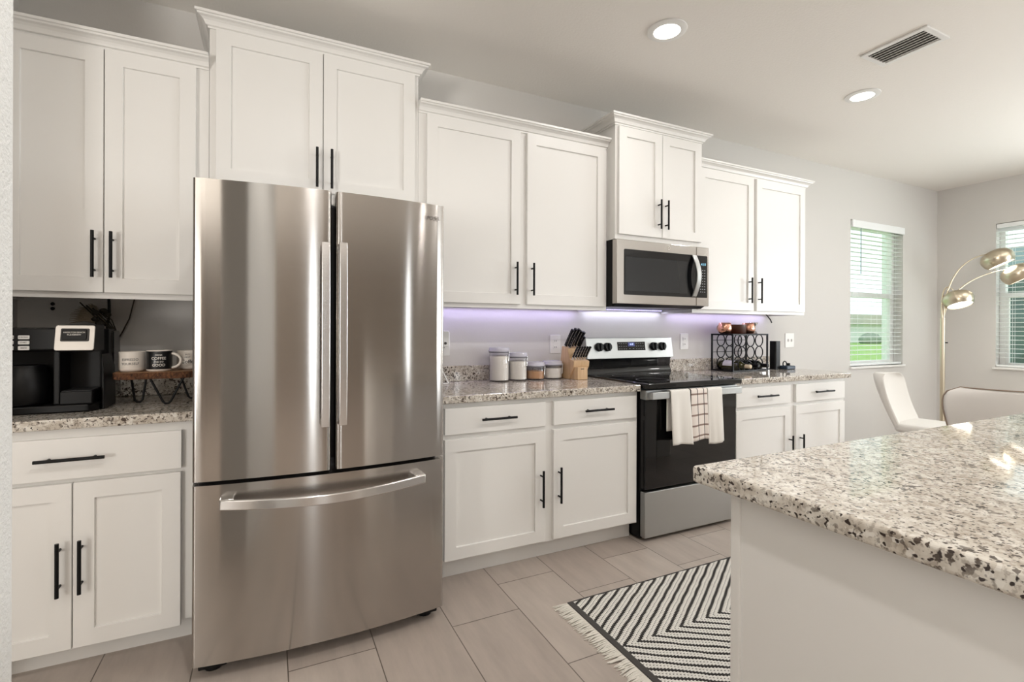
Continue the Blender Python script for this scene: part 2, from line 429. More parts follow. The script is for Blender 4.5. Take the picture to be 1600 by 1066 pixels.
def win_unit(name, axis, o, depth, rail, sill_m):
    """single-hung vinyl window in an opening; axis 'y' = in the back wall"""
    a, b, z0, z1 = o
    def q(bm, u0, u1, d0, d1, za, zb):
        if axis == 'y': box(bm, u0, u1, d0, d1, za, zb)
        else: box(bm, d0, d1, u0, u1, za, zb)
    f = 0.045; bm = B(); base_ = depth
    q(bm, a, a+f, base_, base_+0.06, z0, z1); q(bm, b-f, b, base_, base_+0.06, z0, z1)
    q(bm, a+f, b-f, base_, base_+0.06, z0, z0+f); q(bm, a+f, b-f, base_, base_+0.06, z1-f, z1)
    w = struct(name, bm, M['trim'], bevel=0.003)
    bm = B(); q(bm, a+f, b-f, base_-0.004, base_+0.05, rail-0.025, rail+0.025)
    q(bm, a+f, a+f+0.03, base_, base_+0.03, z0+f, rail-0.025); q(bm, b-f-0.03, b-f, base_, base_+0.03, z0+f, rail-0.025)
    obj('sash', bm, M['trim'], w, bevel=0.003)
    bm = B(); q(bm, a+f, b-f, base_+0.034, base_+0.038, z0+f, rail-0.02); q(bm, a+f, b-f, base_+0.044, base_+0.048, rail+0.02, z1-f)
    obj('pane', bm, M['glass'], w)
    return w
win_unit('window_1', 'y', W1, 0.085, 1.60, None)
win_unit('window_2', 'x', W2, XR+0.085, 1.60, None)
struct('trim_1', bx(W1[0]-0.015, W1[1]+0.015, -0.022, 0.085, W1[2]-0.022, W1[2]), M['trim'], bevel=0.004)
struct('trim_2', bx(XR-0.025, XR+0.085, W2[0]-0.02, W2[1]+0.02, W2[2]-0.022, W2[2]), M['trim'], bevel=0.004)

# ------------------------------------------------------------------ blinds
def blind(label, axis, o, d, wand_at, valance_out, tilt):
    a, b, z0, z1 = o
    a += 0.006; b -= 0.006
    loc = ((a+b)/2, d, z1) if axis == 'y' else (d, (a+b)/2, z1)
    t = thing('window_blind', label, 'blind', loc, 'window blinds')
    def q(bm, u0, u1, d0, d1, za, zb):
        if axis == 'y': box(bm, u0, u1, d+d0, d+d1, za, zb)
        else: box(bm, d-d0, d-d1, u0, u1, za, zb)
    # +offset of d0 goes outdoors for the back wall
    sgn = 1 if axis == 'y' else -1
    bm = B(); q(bm, a-valance_out, b+valance_out, -0.055, -0.035, z1-0.075, z1+(0.03 if valance_out else -0.004)); q(bm, a, b, -0.034, 0.022, z1-0.05, z1-0.006)
    obj('headrail', bm, M['slat'], t, bevel=0.004)
    bm = B(); n = int((z1-z0-0.12)/0.0445); c, s = math.cos(tilt)*0.0245, math.sin(tilt)*0.0245
    for i in range(n):
        z = z1-0.085-i*0.0445
        vs = []
        for u in (a, b):
            for k in (-1, 0, 1):
                dd = d+sgn*k*c; zz = z+k*s+(0.002 if k == 0 else 0)
                for h in (0.0013, -0.0013):
                    vs.append(bm.verts.new((u, dd, zz+h) if axis == 'y' else (dd, u, zz+h)))
        A, C = vs[:6], vs[6:]
        for i0, i1 in ((0, 2), (2, 4), (4, 5), (5, 3), (3, 1), (1, 0)): bm.faces.new((A[i0], A[i1], C[i1], C[i0]))
        bm.faces.new((A[0], A[1], A[3], A[2])); bm.faces.new((A[2], A[3], A[5], A[4])); bm.faces.new((C[0], C[2], C[3], C[1])); bm.faces.new((C[2], C[4], C[5], C[3]))
    bmesh.ops.recalc_face_normals(bm, faces=bm.faces[:])
    obj('slats', bm, M['slat'], t)
    bm = B(); q(bm, a, b, -0.025, 0.025, z0+0.004, z0+0.024); obj('bottom_rail', bm, M['slat'], t, bevel=0.003)
    bm = B()
    for fr in (0.14, 0.5, 0.86):
        u = a+(b-a)*fr
        for dd in (-0.027, 0.027):
            q(bm, u-0.001, u+0.001, dd-0.001, dd+0.001, z0+0.02, z1-0.05)
    obj('ladder_cords', bm, M['slat'], t)
    u = wand_at; bm = B()
    tube(bm, [(u, d-0.045, z1-0.06), (u, d-0.045, z1-0.53)] if axis == 'y' else [(d+0.045, u, z1-0.06), (d+0.045, u, z1-0.53)], 0.0045, 8)
    obj('wand', bm, mat('clear_wand', srgb(150, 165, 172), 0.2), t, smooth=40)
    return t
blind('white slatted blind with tilt wand in the window beside the cabinets', 'y', W1, 0.035, 4.92, 0.0, R(3))
blind('white slatted blind with wide valance in the window behind the arc lamp', 'x', W2, XR+0.018, -1.28, 0.03, R(3))

# ------------------------------------------------------------------ outdoors
struct('ground', bx(-20, 130, 0.4, 130, -0.35, -0.25), M['grass'])
struct('ground_side', bx(XR+0.4, 60, -30, 0.4, -0.35, -0.25), M['grass'])
struct('neighbour_column', bx(9.37, 9.47, 2.0, 2.1, -0.25, 3.2), M['stucco'])
t = thing('house', 'far pale house with low roof seen across the lawn through the blind', 'house', (68, 36, -0.25))
obj('wall', bx(57, 80, 33, 40, -0.25, 2.0), M['stucco'], t)
obj('roof', prism(B(), [(56, 2.0), (81, 2.0), (76, 3.2), (61, 3.2)], 'y', 32.3, 40.7), M['roof'], t)
def hedge(label, c, rx, ry, rz, m):
    bm = B(); ball(bm, c, rx, ry, rz, 24, 14)
    for v in bm.verts: v.co += Vector((random.uniform(-.12, .12), random.uniform(-.12, .12), random.uniform(-.12, .12)))*rz
    return tag(obj('hedge', bm, m, smooth=180), label, 'hedge')
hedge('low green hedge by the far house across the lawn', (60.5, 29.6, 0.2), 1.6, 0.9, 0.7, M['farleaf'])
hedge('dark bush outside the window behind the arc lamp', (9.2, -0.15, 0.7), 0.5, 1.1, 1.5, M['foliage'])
struct('neighbour_wall', bx(10.5, 11.0, -6, 1.7, -0.25, 2.6), M['stuccog'])

# ------------------------------------------------------------------ cabinets
def shaker(bm, x0, x1, z0, z1, yf, th=0.02, st=0.06, rec=0.009):
    """door with a recessed flat centre panel; front face at yf, facing -y"""
    def ring(a, y): return [bm.verts.new(p) for p in ((x0+a, y, z0+a), (x1-a, y, z0+a), (x1-a, y, z1-a), (x0+a, y, z1-a))]
    A = ring(0, yf+th); Bv = ring(0, yf+0.0015); C = ring(0.0015, yf); D = ring(st, yf); E = ring(st+0.002, yf+rec)
    def link(p, q):
        for i in range(4): bm.faces.new((p[i], p[(i+1) % 4], q[(i+1) % 4], q[i]))
    bm.faces.new(A); link(A, Bv); link(Bv, C); link(C, D); link(D, E); bm.faces.new(E)
    bmesh.ops.recalc_face_normals(bm, faces=bm.faces[:]); return bm
def pull(x, z, yf, vert=True, ln=0.19):
    bm = B(); y = yf-0.032; h = ln/2
    if vert:
        tube(bm, [(x, y, z-h), (x, y, z+h)], 0.0062, 12)
        for s in (-1, 1): tube(bm, [(x, yf, z+s*0.064), (x, y, z+s*0.064)], 0.0045, 10)
    else:
        tube(bm, [(x-h, y, z), (x+h, y, z)], 0.0062, 12)
        for s in (-1, 1): tube(bm, [(x+s*0.064, yf, z), (x+s*0.064, y, z)], 0.0045, 10)
    return bm
def door(t, x0, x1, z0, z1, yf, hx, hz):
    d = obj('door', shaker(B(), x0, x1, z0, z1, yf), M['cab'], t)
    obj('handle', pull(hx, hz, yf), M['black'], d, smooth=50)
CROWN = [(0.0, 0.0), (0.006, 0.0), (0.006, 0.008), (0.014, 0.011), (0.017, 0.018), (0.022, 0.027), (0.031, 0.035), (0.042, 0.039), (0.045, 0.045), (0.052, 0.047), (0.052, 0.058), (0.0, 0.058)]
def crown(x0, x1, yf, z, left, right):
    """moulding swept along the front with mitred returns to the wall"""
    bm = B(); rows = []
    for o, h in CROWN:
        p = []
        if left: p.append((x0-o, -0.002, z+h))
        p.append((x0-(o if left else 0), yf-o, z+h)); p.append((x1+(o if right else 0), yf-o, z+h))
        if right: p.append((x1+o, -0.002, z+h))
        rows.append([bm.verts.new(q) for q in p])
    n = len(rows); k = len(rows[0])
    for i in range(n):
        a, b = rows[i], rows[(i+1) % n]
        for j in range(k-1): bm.faces.new((a[j], a[j+1], b[j+1], b[j]))
    bm.faces.new([r[0] for r in rows]); bm.faces.new([r[-1] for r in rows])
    bmesh.ops.recalc_face_normals(bm, faces=bm.faces[:]); return bm
def wall_cabinet(label, x0, x1, z0, z1, yb, doors, crown_lr, crown_z, lip=True):
    """yb = face-frame front"""
    t = thing('wall_cabinet', label, 'cabinet', ((x0+x1)/2, 0, z0), 'white wall cabinets')
    e = 0.0008
    bm = B(); box(bm, x0+e, x1-e, yb, -0.002, z0+0.02, z1)
    if lip:
        box(bm, x0+e, x1-e, yb, yb+0.019, z0, z0+0.02); box(bm, x0+e, x0+0.016, yb+0.019, -0.002, z0, z0+0.02); box(bm, x1-0.016, x1-e, yb+0.019, -0.002, z0, z0+0.02)
    else: box(bm, x0+e, x1-e, yb, -0.002, z0, z0+0.02)
    obj('body', bm, M['cab'], t)
    obj('crown_moulding', crown(x0+(0 if crown_lr[0] else e), x1-(0 if crown_lr[1] else e), yb, crown_z, *crown_lr), M['cab'], t)
    yf = yb-0.0205
    for (a, b, za, zb, hx, hz) in doors: door(t, a, b, za, zb, yf, hx, hz)
    return t
YF = -0.31
wall_cabinet('white two-door wall cabinet above the coffee maker', -1.33, -0.585, 1.358, 2.40, YF,
             [(-1.277, -0.9575, 1.382, 2.388, -0.985, 1.537), (-0.9535, -0.634, 1.382, 2.388, -0.925, 1.537)], (False, False), 2.392)
wall_cabinet('tall white two-door wall cabinet above the fridge', -0.585, 0.370, 1.85, 2.59, YF,
             [(-0.559, -0.109, 1.90, 2.577, -0.136, 2.012), (-0.105, 0.348, 1.90, 2.577, -0.069, 2.012)], (True, True), 2.582)
wall_cabinet('white two-door wall cabinet above the glass canisters', 0.370, 1.604, 1.358, 2.40, YF,
             [(0.413, 0.975, 1.382, 2.388, 0.940, 1.529), (1.0185, 1.580, 1.382, 2.388, 1.048, 1.529)], (False, False), 2.392)
wall_cabinet('white two-door wall cabinet above the microwave', 1.604, 2.348, 1.808, 2.535, -0.395,
             [(1.622, 1.974, 1.838, 2.515, 1.939, 1.985), (1.978, 2.327, 1.838, 2.515, 2.000, 1.985)], (True, True), 2.525, lip=False)
wall_cabinet('white two-door wall cabinet above the wine rack', 2.348, 3.592, 1.358, 2.40, YF,
             [(2.392, 2.963, 1.382, 2.388, 2.906, 1.534), (2.994, 3.570, 1.382, 2.388, 3.013, 1.534)], (False, True), 2.392)

def base_cabinet(label, x0, x1, doors, drawers, end_right=False):
    t = thing('base_cabinet', label, 'cabinet', ((x0+x1)/2, 0, 0), 'white base cabinets')
    yb = -0.611
    obj('body', bx(x0, x1, yb, -0.002, 0.102, 0.8755), M['cab'], t)
    obj('toe_kick', bx(x0, x1, -0.545, -0.002, 0.0, 0.1018), M['cab'], t)
    yf = yb-0.0205
    for (a, b, z0, z1, ln) in drawers:
        d = obj('drawer', bx(a, b, yf, yb-0.0005, z0, z1), M['cab'], t, bevel=0.002)
        obj('handle', pull((a+b)/2, (z0+z1)/2+0.003, yf, False, ln), M['black'], d, smooth=50)
    for (a, b, z0, z1, hx, hz) in doors: door(t, a, b, z0, z1, yf, hx, hz)
    return t
base_cabinet('white base cabinet with one wide drawer under the coffee maker', -1.33, -0.607,
             [(-1.295, -0.972, 0.088, 0.681, -1.003, 0.387), (-0.968, -0.645, 0.088, 0.681, -0.942, 0.387)], [(-1.295, -0.643, 0.696, 0.842, 0.195)])
base_cabinet('white base cabinet with two drawers between fridge and oven', 0.362, 1.602,
             [(0.418, 0.9735, 0.115, 0.700, 0.9455, 0.402), (1.024, 1.583, 0.115, 0.700, 1.054, 0.408)], [(0.418, 0.9725, 0.724, 0.852, 0.19), (1.0245, 1.582, 0.724, 0.852, 0.19)])
base_cabinet('white base cabinet with two drawers under the wine rack', 2.388, 3.610,
             [(2.414, 2.961, 0.115, 0.700, 2.944, 0.405), (3.021, 3.592, 0.115, 0.700, 3.062, 0.405)], [(2.414, 2.960, 0.724, 0.852, 0.205), (3.021, 3.5915, 0.724, 0.852, 0.21)])

def worktop(label, x0, x1, y0=-0.645, left_ret=False):
    t = thing('countertop', label, 'countertop', ((x0+x1)/2, -0.32, 0.876), 'granite countertops along the wall')
    obj('slab', bx(x0, x1, y0, -0.001, 0.8762, 0.914), M['granite'], t, bevel=0.005, seg=3)
    tag(obj('backsplash', bx(x0, x1, -0.021, -0.001, 0.9142, 1.010), M['granite'], bevel=0.003), label.replace('countertop under', 'backsplash strip behind'), 'backsplash', 'granite backsplash strips')
    return t
worktop('speckled granite countertop under the coffee maker', -1.33, -0.600)
worktop('speckled granite countertop under the glass canisters', 0.352, 1.6045)
worktop('speckled granite countertop under the wine rack', 2.386, 3.648)

# ------------------------------------------------------------------ island
t = thing('kitchen_island', 'white panelled island cabinet in the right foreground', 'island', (2.0, -2.6, 0))
obj('body', bx(0.606, 3.2, -3.3, -2.125, 0.0, 0.8755), M['cab'], t)
obj('corner_stile', bx(0.599, 0.640, -2.143, -2.1195, 0.0, 0.8755), M['cab'], t, bevel=0.002)
t = tag(obj('island_countertop', bx(0.562, 3.26, -3.40, -2.040, 0.8762, 0.9155), M['granite'], bevel=0.008, seg=4), 'large speckled granite island countertop in the right foreground', 'countertop')

# ------------------------------------------------------------------ fridge
FX0, FX1, FY = -0.579, 0.329, -0.883
fr = thing('refrigerator', 'stainless french-door refrigerator with bottom freezer drawer', 'refrigerator', ((FX0+FX1)/2, -0.45, 0))
XC = (FX0+FX1)/2; HW = (FX1-FX0)/2; BUL = 0.036
def fy(x): return FY-BUL*(1-((x-XC)/HW)**2)
def panel(x0, x1, z0, z1, yb=-0.80, n=28, rl=0.010, rr=0.010):
    o = [(x1, yb), (x0, yb)]
    for k in range(5): a = k/4*math.pi/2; o.append((x0+rl*(1-math.sin(a)) if False else x0+rl-rl*math.cos(a), fy(x0)+rl-rl*math.sin(a)))
    for k in range(1, n): x = x0+rl+(x1-rr-x0-rl)*k/n; o.append((x, fy(x)))
    for k in range(5): a = (4-k)/4*math.pi/2; o.append((x1-rr+rr*math.cos(a), fy(x1)+rr-rr*math.sin(a)))
    return prism(B(), o, 'z', z0, z1)
obj('case', bx(FX0+0.006, FX1-0.006, -0.785, -0.04, 0.055, 1.735), mat('fridge_case_grey', srgb(96, 96, 98), 0.5, 0.3), fr, bevel=0.004)
obj('gasket', bx(FX0+0.02, FX1-0.02, -0.801, -0.784, 0.06, 1.73), M['gasket'], fr)
dl = obj('door', panel(FX0, -0.1275, 0.700, 1.759, rr=0.016), M['steel'], fr, smooth=35)
dr = obj('door', panel(-0.1125, FX1, 0.700, 1.759, rl=0.016), M['steel'], fr, smooth=35)
dz = obj('freezer_drawer', panel(FX0, FX1, 0.056, 0.686), M['steel'], fr, smooth=35)
obj('hinge_cover', bx(FX0+0.03, FX0+0.13, -0.80, -0.70, 1.736, 1.762), M['gasket'], fr, bevel=0.006)
obj('hinge_cover', bx(FX1-0.13, FX1-0.03, -0.80, -0.70, 1.736, 1.762), M['gasket'], fr, bevel=0.006)
obj('mullion', bx(-0.155, -0.085, -0.806, -0.8015, 0.72, 1.72), M['blackp'], fr)
def vhandle(x, z0, z1, w):
    bm = B(); n = 16; o = []; i = []
    y0 = fy(x)
    for k in range(n+1):
        f = k/n; z = z0+(z1-z0)*f; b = math.sin(math.pi*f)**0.5*0.006
        o.append((y0-0.046-b, z)); i.append((y0-0.034-b, z))
    prism(bm, o+i[::-1], 'x', x-w/2, x+w/2)
    for zc in (z0+0.012, z1-0.012): box(bm, x-w/2+0.002, x+w/2-0.002, y0-0.036, y0+0.004, zc-0.012, zc+0.012)
    return bm
obj('handle', vhandle(-0.1525, 0.871, 1.557, 0.031), M['steelh'], dl, bevel=0.003, smooth=40)
obj('handle', vhandle(-0.0905, 0.873, 1.560, 0.030), M['steelh'], dr, bevel=0.003, smooth=40)
bm = B(); n = 24; o = []; i = []
for k in range(n+1):
    f = k/n; x = -0.492+(0.234+0.492)*f; b = math.sin(math.pi*f)*0.055
    o.append((x, FY-0.060-b)); i.append((x, FY-0.046-b))
prism(bm, o+i[::-1], 'z', 0.609, 0.645)
for v in bm.verts: v.co.z -= 0.012*math.sin(math.pi*(v.co.x+0.492)/0.726)
for xc in (-0.470, 0.212): box(bm, xc-0.022, xc+0.022, FY-0.060, fy(xc)+0.004, 0.612, 0.646)
obj('handle', bm, M['steelh'], dz, bevel=0.004, smooth=40)
for xc in (FX0+0.06, FX1-0.06):
    bm = B(); box(bm, xc-0.045, xc+0.045, -0.845, -0.74, 0.018, 0.05); tube(bm, [(xc, -0.805, 0.0005), (xc, -0.805, 0.03)], 0.03, 16)
    obj('foot', bm, M['blackp'], fr, bevel=0.004)
obj('kick_grille', bx(FX0+0.03, FX1-0.03, -0.77, -0.74, 0.01, 0.055), M['dark'], fr)
obj('brand_mark', move(text_bm('WHIRLPOOL', 0.021, ext=0.0003), (0.245, fy(0.245)-0.0012, 1.700)), mat('etched_mark', srgb(118, 114, 110), 0.45, 0.9), dr)

# ------------------------------------------------------------------ range
RX0, RX1, RY = 1.613, 2.372, -0.668
rg = thing('range', 'freestanding electric range with black oven door and stainless drawer', 'oven', ((RX0+RX1)/2, -0.35, 0))
obj('body', bx(RX0, RX1, RY+0.045, -0.03, 0.012, 0.893), M['blackp'], rg)
for xc in (RX0+0.05, RX1-0.05):
    bm = B(); tube(bm, [(xc, -0.55, 0.0005), (xc, -0.55, 0.014)], 0.02, 12); obj('foot', bm, M['blackp'], rg)
ct = obj('cooktop', bx(RX0-0.004, RX1+0.004, -0.706, -0.06, 0.894, 0.926), M['blackg'], rg, bevel=0.006, seg=3)
for cx, cy, r in ((1.80, -0.52, 0.10), (2.19, -0.52, 0.085), (1.80, -0.24, 0.075), (2.19, -0.24, 0.10)):
    obj('burner_ring', lathe(B(), [(r, 0.9263), (r-0.002, 0.9266), (r-0.004, 0.9263)], (cx, cy, 0), 40), M['burner'], ct)
# backguard: black lower apron + sloping white-steel control panel
obj('backguard', prism(B(), [(-0.03, 0.926), (-0.03, 1.035), (-0.085, 1.035), (-0.075, 1.02), (-0.070, 0.965), (-0.082, 0.945), (-0.085, 0.926)], 'x', RX0, RX1), M['blackg'], rg, smooth=30)
PXL, PXR = 1.613, 2.392
cp = obj('control_panel', prism(B(), [(-0.028, 1.032), (-0.028, 1.178), (-0.066, 1.178), (-0.090, 1.032)], 'x', PXL, PXR), M['steelb'], rg, bevel=0.003)
def pane_y(z): return -0.066-0.024*(1.178-z)/0.146
def onpanel(bm):
    a = math.atan2(0.024, 0.146)
    return bm
def panel_quad(x0, x1, z0, z1, th):
    return prism(B(), [(pane_y(z0)-th, z0), (pane_y(z1)-th, z1), (pane_y(z1)+0.002, z1), (pane_y(z0)+0.002, z0)], 'x', x0, x1)
dp = obj('display', panel_quad(1.878, 2.128, 1.088, 1.148, 0.0015), M['blackg'], cp)
obj('clock_window', panel_quad(1.972, 2.032, 1.116, 1.144, 0.0022), M['digitbg'], dp)
bm = move(text_bm('4:10', 0.018, ext=0.0003), (2.002, pane_y(1.13)-0.0032, 1.131)); obj('clock_digits', bm, M['digits'], dp)
bm = B()
for x in (1.893, 1.913, 1.935, 1.955, 2.048, 2.068, 2.088, 2.108):
    for z in (1.137, 1.117, 1.098): box(bm, x-0.005, x+0.005, pane_y(z)-0.0024, pane_y(z), z-0.0015, z+0.0015)
for x in (1.985, 2.018): box(bm, x-0.006, x+0.006, pane_y(1.1)-0.0024, pane_y(1.1), 1.099, 1.102)
obj('key_print', bm, M['print'], dp)
for x in (1.716, 1.787, 2.205, 2.285):
    z = 1.113; y = pane_y(z); bm = B()
    lathe(bm, [(0.0, 0.0), (0.030, 0.0), (0.031, 0.004), (0.029, 0.010), (0.027, 0.024), (0.0, 0.026)], (x, y, z), 26, (0, -1, 0.16))
    box(bm, x-0.0045, x+0.0045, y-0.036, y-0.02, z-0.026, z+0.028)
    obj('knob', bm, M['blackp'], rg, smooth=40)
od = obj('oven_door', bx(RX0+0.004, RX1-0.004, RY, RY+0.044, 0.305, 0.828), M['blackg'], rg, bevel=0.004)
obj('window_glass', bx(RX0+0.09, RX1-0.09, RY-0.0012, RY+0.001, 0.40, 0.74), mat('oven_glass', srgb(5, 5, 6), 0.03), od)
obj('door_trim', bx(RX0+0.002, RX1-0.002, RY-0.006, RY+0.044, 0.829, 0.884), M['steelb'], od, bevel=0.003)
bm = B(); box(bm, RX0+0.012, RX1-0.012, RY-0.052, RY-0.030, 0.835, 0.877)
for xc in (RX0+0.03, RX1-0.03): box(bm, xc-0.012, xc+0.012, RY-0.032, RY-0.004, 0.842, 0.870)
obj('handle', bm, M['steelb'], od, bevel=0.004)
obj('storage_drawer', bx(RX0+0.004, RX1-0.004, RY, RY+0.044, 0.022, 0.290), M['steelb'], rg, bevel=0.005)

# towels over the handle
def towel(label, x0, x1, zfront, zback, m, lean=0.0, yo=0.0, seed=0):
    rnd = random.Random(seed)
    yh = RY-0.0535-yo; yb = RY-0.0285+yo; zt = 0.8805+yo
    nx, path = 14, []
    for k in range(13): path.append((yb+(-0.000)*(k), zback+(zt-0.008-zback)*k/12, 0))
    for k in range(1, 6): a = math.pi*k/6; path.append(((yb+yh)/2+(yb-yh)/2*math.cos(a), zt-0.008+0.008*math.sin(a), 0))
    for k in range(0, 25): path.append((yh-0.0, zt-0.008+(zfront-zt+0.008)*k/24, k/24))
    bm = B(); uv = bm.loops.layers.uv.new('UVMap'); g = []
    p1, p2 = rnd.uniform(0, 6), rnd.uniform(0, 6)
    tot = len(path)
    for j, (y, z, f) in enumerate(path):
        row = []
        for i in range(nx+1):
            u = i/nx
            w = f*0.007*(1+math.sin(u*7+p1))+f*0.003*(1+math.sin(u*13+p2))
            xx = x0+(x1-x0)*u+lean*f+ (u-0.5)*0.010*f
            zz = z+(0.006*math.sin(u*3+p1)*f)
            if f == 0 and j < 13: w = -0.002*(1-j/12)
            row.append((bm.verts.new((xx, y-w, zz)), u, j/tot))
        g.append(row)
    for j in range(tot-1):
        for i in range(nx):
            q = (g[j][i], g[j][i+1], g[j+1][i+1], g[j+1][i])
            fc = bm.faces.new([a[0] for a in q])
            for l, a in zip(fc.loops, q): l[uv].uv = (a[1], (a[2]-0.42)/0.58)
    bmesh.ops.recalc_face_normals(bm, faces=bm.faces[:])
    o = obj('dish_towel', bm, m, smooth=180, solid=0.0035)
    return tag(o, label, 'towel', 'dish towels on the oven handle')
towel('plain cream dish towel left of the plaid one on the oven handle', 1.756, 1.905, 0.560, 0.640, M['towel'], 0.012, 0.003, 1)
towel('cream dish towel with brown plaid on the oven handle', 1.911, 2.044, 0.573, 0.66, M['plaid'], 0.006, 0.003, 2)
towel('plain cream dish towel right of the plaid one on the oven handle', 2.050, 2.172, 0.548, 0.66, M['towel'], 0.016, 0.003, 5)

# ------------------------------------------------------------------ microwave
MX0, MX1, MY = 1.606, 2.402, -0.412
mw = thing('microwave', 'stainless over-the-range microwave with curved handle', 'microwave', ((MX0+MX1)/2, -0.2, 1.39))
MZ0, MZ1 = 1.400, 1.806
obj('case', bx(MX0+0.002, 2.346, MY+0.045, -0.003, 1.383, 1.8065), M['blackp'], mw, bevel=0.003)
obj('vent_lip', prism(B(), [(MY+0.045, 1.383), (MY+0.045, 1.40), (MY+0.01, 1.40)], 'x', MX0+0.01, MX1-0.03), M['blackp'], mw)
XD = 2.284
md = obj('door', bx(MX0, XD-0.0008, MY, MY+0.044, MZ0, MZ1), M['steel'], mw, bevel=0.004)
obj('window_glass', prism(B(), rrect(1.664, XD-0.0006, 1.457, 1.746, 0.008), 'y', MY-0.0015, MY+0.001), M['blackg'], md)
obj('viewing_pane', prism(B(), rrect(1.672, 2.20, 1.482, 1.698, 0.006), 'y', MY-0.0024, MY-0.001), mat('smoked_glass', srgb(34, 36, 38), 0.05), md)
bm = B(); n = 20; o = []; i = []
for k in range(n+1):
    f = k/n; z = 1.462+(1.745-1.462)*f; b = math.sin(math.pi*f)*0.045
    o.append((MY-0.012-b, z)); i.append((MY-0.000-b*0.86, z))
prism(bm, o+i[::-1], 'x', 2.236, 2.275)
obj('handle', bm, M['steelb'], md, bevel=0.004, smooth=45)
mp = obj('control_panel', bx(XD+0.0008, MX1, MY, MY+0.044, MZ0, MZ1), M['steel'], mw, bevel=0.004)
obj('keypad', prism(B(), rrect(XD+0.001, 2.385, 1.457, 1.746, 0.006), 'y', MY-0.0015, MY+0.001), M['blackg'], mp)
obj('clock_digits', move(text_bm('4:10', 0.026, ext=0.0002), (2.347, MY-0.0022, 1.686)), M['cyan'], mp)
bm = B()
for r in range(9):
    for c in range(3):
        x = 2.322+c*0.019; z = 1.645-r*0.0185
        box(bm, x-0.004, x+0.004, MY-0.0024, MY-0.001, z-0.0025, z+0.0025)
obj('key_print', bm, M['print'], mp)
bm = B()
lathe(bm, [(0.011, 0.0), (0.0125, 0.0006), (0.014, 0.0)], (2.035, MY-0.0008, 1.779), 24, (0, -1, 0)); join(bm, move(text_bm('W', 0.012, ext=0.0004), (2.030, MY-0.0012, 1.780)))
obj('logo', bm, M['inkw'], md)

# ------------------------------------------------------------------ under-cabinet LED strips
def led(label, x0, x1, y, z, n):
    t = thing('led_strip', label, 'light strip', ((x0+x1)/2, y, z), 'under-cabinet led strips')
    obj('tape', bx(x0, x1, y-0.005, y+0.005, z-0.002, z-0.0005), M['whitep'], t)
    bm = B()
    for k in range(n):
        x = x0+(x1-x0)*(k+0.5)/n; box(bm, x-0.005, x+0.005, y-0.004, y+0.004, z-0.006, z-0.002)
    obj('diodes', bm, M['led'], t)
    return t
led('lit lavender strip under the cabinet above the canisters', 0.40, 1.585, -0.045, 1.3775, 40)
led('lit white beaded strip under the microwave', 1.63, 2.33, -0.030, 1.3825, 34)
led('lit lavender strip under the cabinet above the wine rack', 2.38, 3.50, -0.045, 1.3775, 38)
LEDC = (0.66, 0.58, 1.0)
area('led_glow', (0.99, -0.045, 1.369), (0, 0, 0), 1.15, 0.012, 1.0, LEDC)
area('led_glow', (1.98, -0.035, 1.373), (0, 0, 0), 0.70, 0.012, 0.7, (0.78, 0.78, 1.0))
area('led_glow', (2.95, -0.045, 1.369), (0, 0, 0), 1.10, 0.012, 1.0, LEDC)
def clip(label, x, y):
    return tag(obj('cable_clip', bx(x-0.055, x+0.055, y-0.012, y+0.012, 1.366, 1.3774), M['slot'], bevel=0.003), label, 'clip', 'clips under the cabinets')
clip('dark slim clip under the cabinet nearest the fridge', 0.70, -0.10); clip('dark slim clip under the cabinet above the knife block', 1.33, -0.10); clip('dark slim clip under the cabinet right of the microwave', 2.62, -0.12)
bm = B(); tube(bm, [(3.40, -0.10, 1.372), (3.44, -0.09, 1.355), (3.49, -0.08, 1.325), (3.52, -0.07, 1.30)], 0.005, 8)
tag(obj('power_cable', bm, M['blackp'], smooth=60), 'short black cable dangling from the right cabinet end', 'cable')

# ------------------------------------------------------------------ outlets and switch
def outlet(label, xc, zc, kind='outlet', w=0.082, h=0.125):
    t = thing('wall_outlet' if kind == 'outlet' else 'light_switch', label, kind, (xc, 0, zc), 'wall outlets' if kind == 'outlet' else None)
    obj('plate', prism(B(), rrect(xc-w/2, xc+w/2, zc-h/2, zc+h/2, 0.006), 'y', -0.006, -0.0005), M['whitep'], t, bevel=0.002)
    if kind == 'outlet':
        for s in (-1, 1):
            f = obj('socket', prism(B(), rrect(xc-0.017, xc+0.017, zc+s*0.021-0.014, zc+s*0.021+0.014, 0.006), 'y', -0.0085, -0.006), M['whitep'], t)
            bm = B(); box(bm, xc-0.0075, xc-0.0045, -0.0089, -0.0084, zc+s*0.021-0.005, zc+s*0.021+0.006); box(bm, xc+0.0045, xc+0.0075, -0.0089, -0.0084, zc+s*0.021-0.005, zc+s*0.021+0.006)
            obj('slots', bm, M['slot'], f)
    else:
        for s in (-1, 1): obj('toggle', bx(xc+s*0.023-0.005, xc+s*0.023+0.005, -0.016, -0.006, zc-0.012, zc+0.012), M['whitep'], t, bevel=0.002)
    return t
outlet('white wall outlet above the short canisters', 1.408, 1.136); outlet('white wall outlet between range and wine rack', 2.584, 1.144)
outlet('white wall outlet beside the fridge, holding a plug-in', 0.612, 1.145, w=0.085, h=0.145)
outlet('white double light switch right of the wine rack', 3.851, 1.145, 'switch', 0.12, 0.128)
t = thing('plug_in_night_light', 'white plug-in night light in the outlet beside the fridge', 'night light', (0.613, -0.03, 1.17))
obj('body', prism(B(), rrect(0.585, 0.640, 1.128, 1.225, 0.012), 'y', -0.045, -0.0092), M['whitep'], t, bevel=0.004)
bm = B(); tube(bm, [(0.613, -0.045, 1.15), (0.613, -0.050, 1.15)], 0.008, 12); obj('sensor', bm, M['slot'], t)

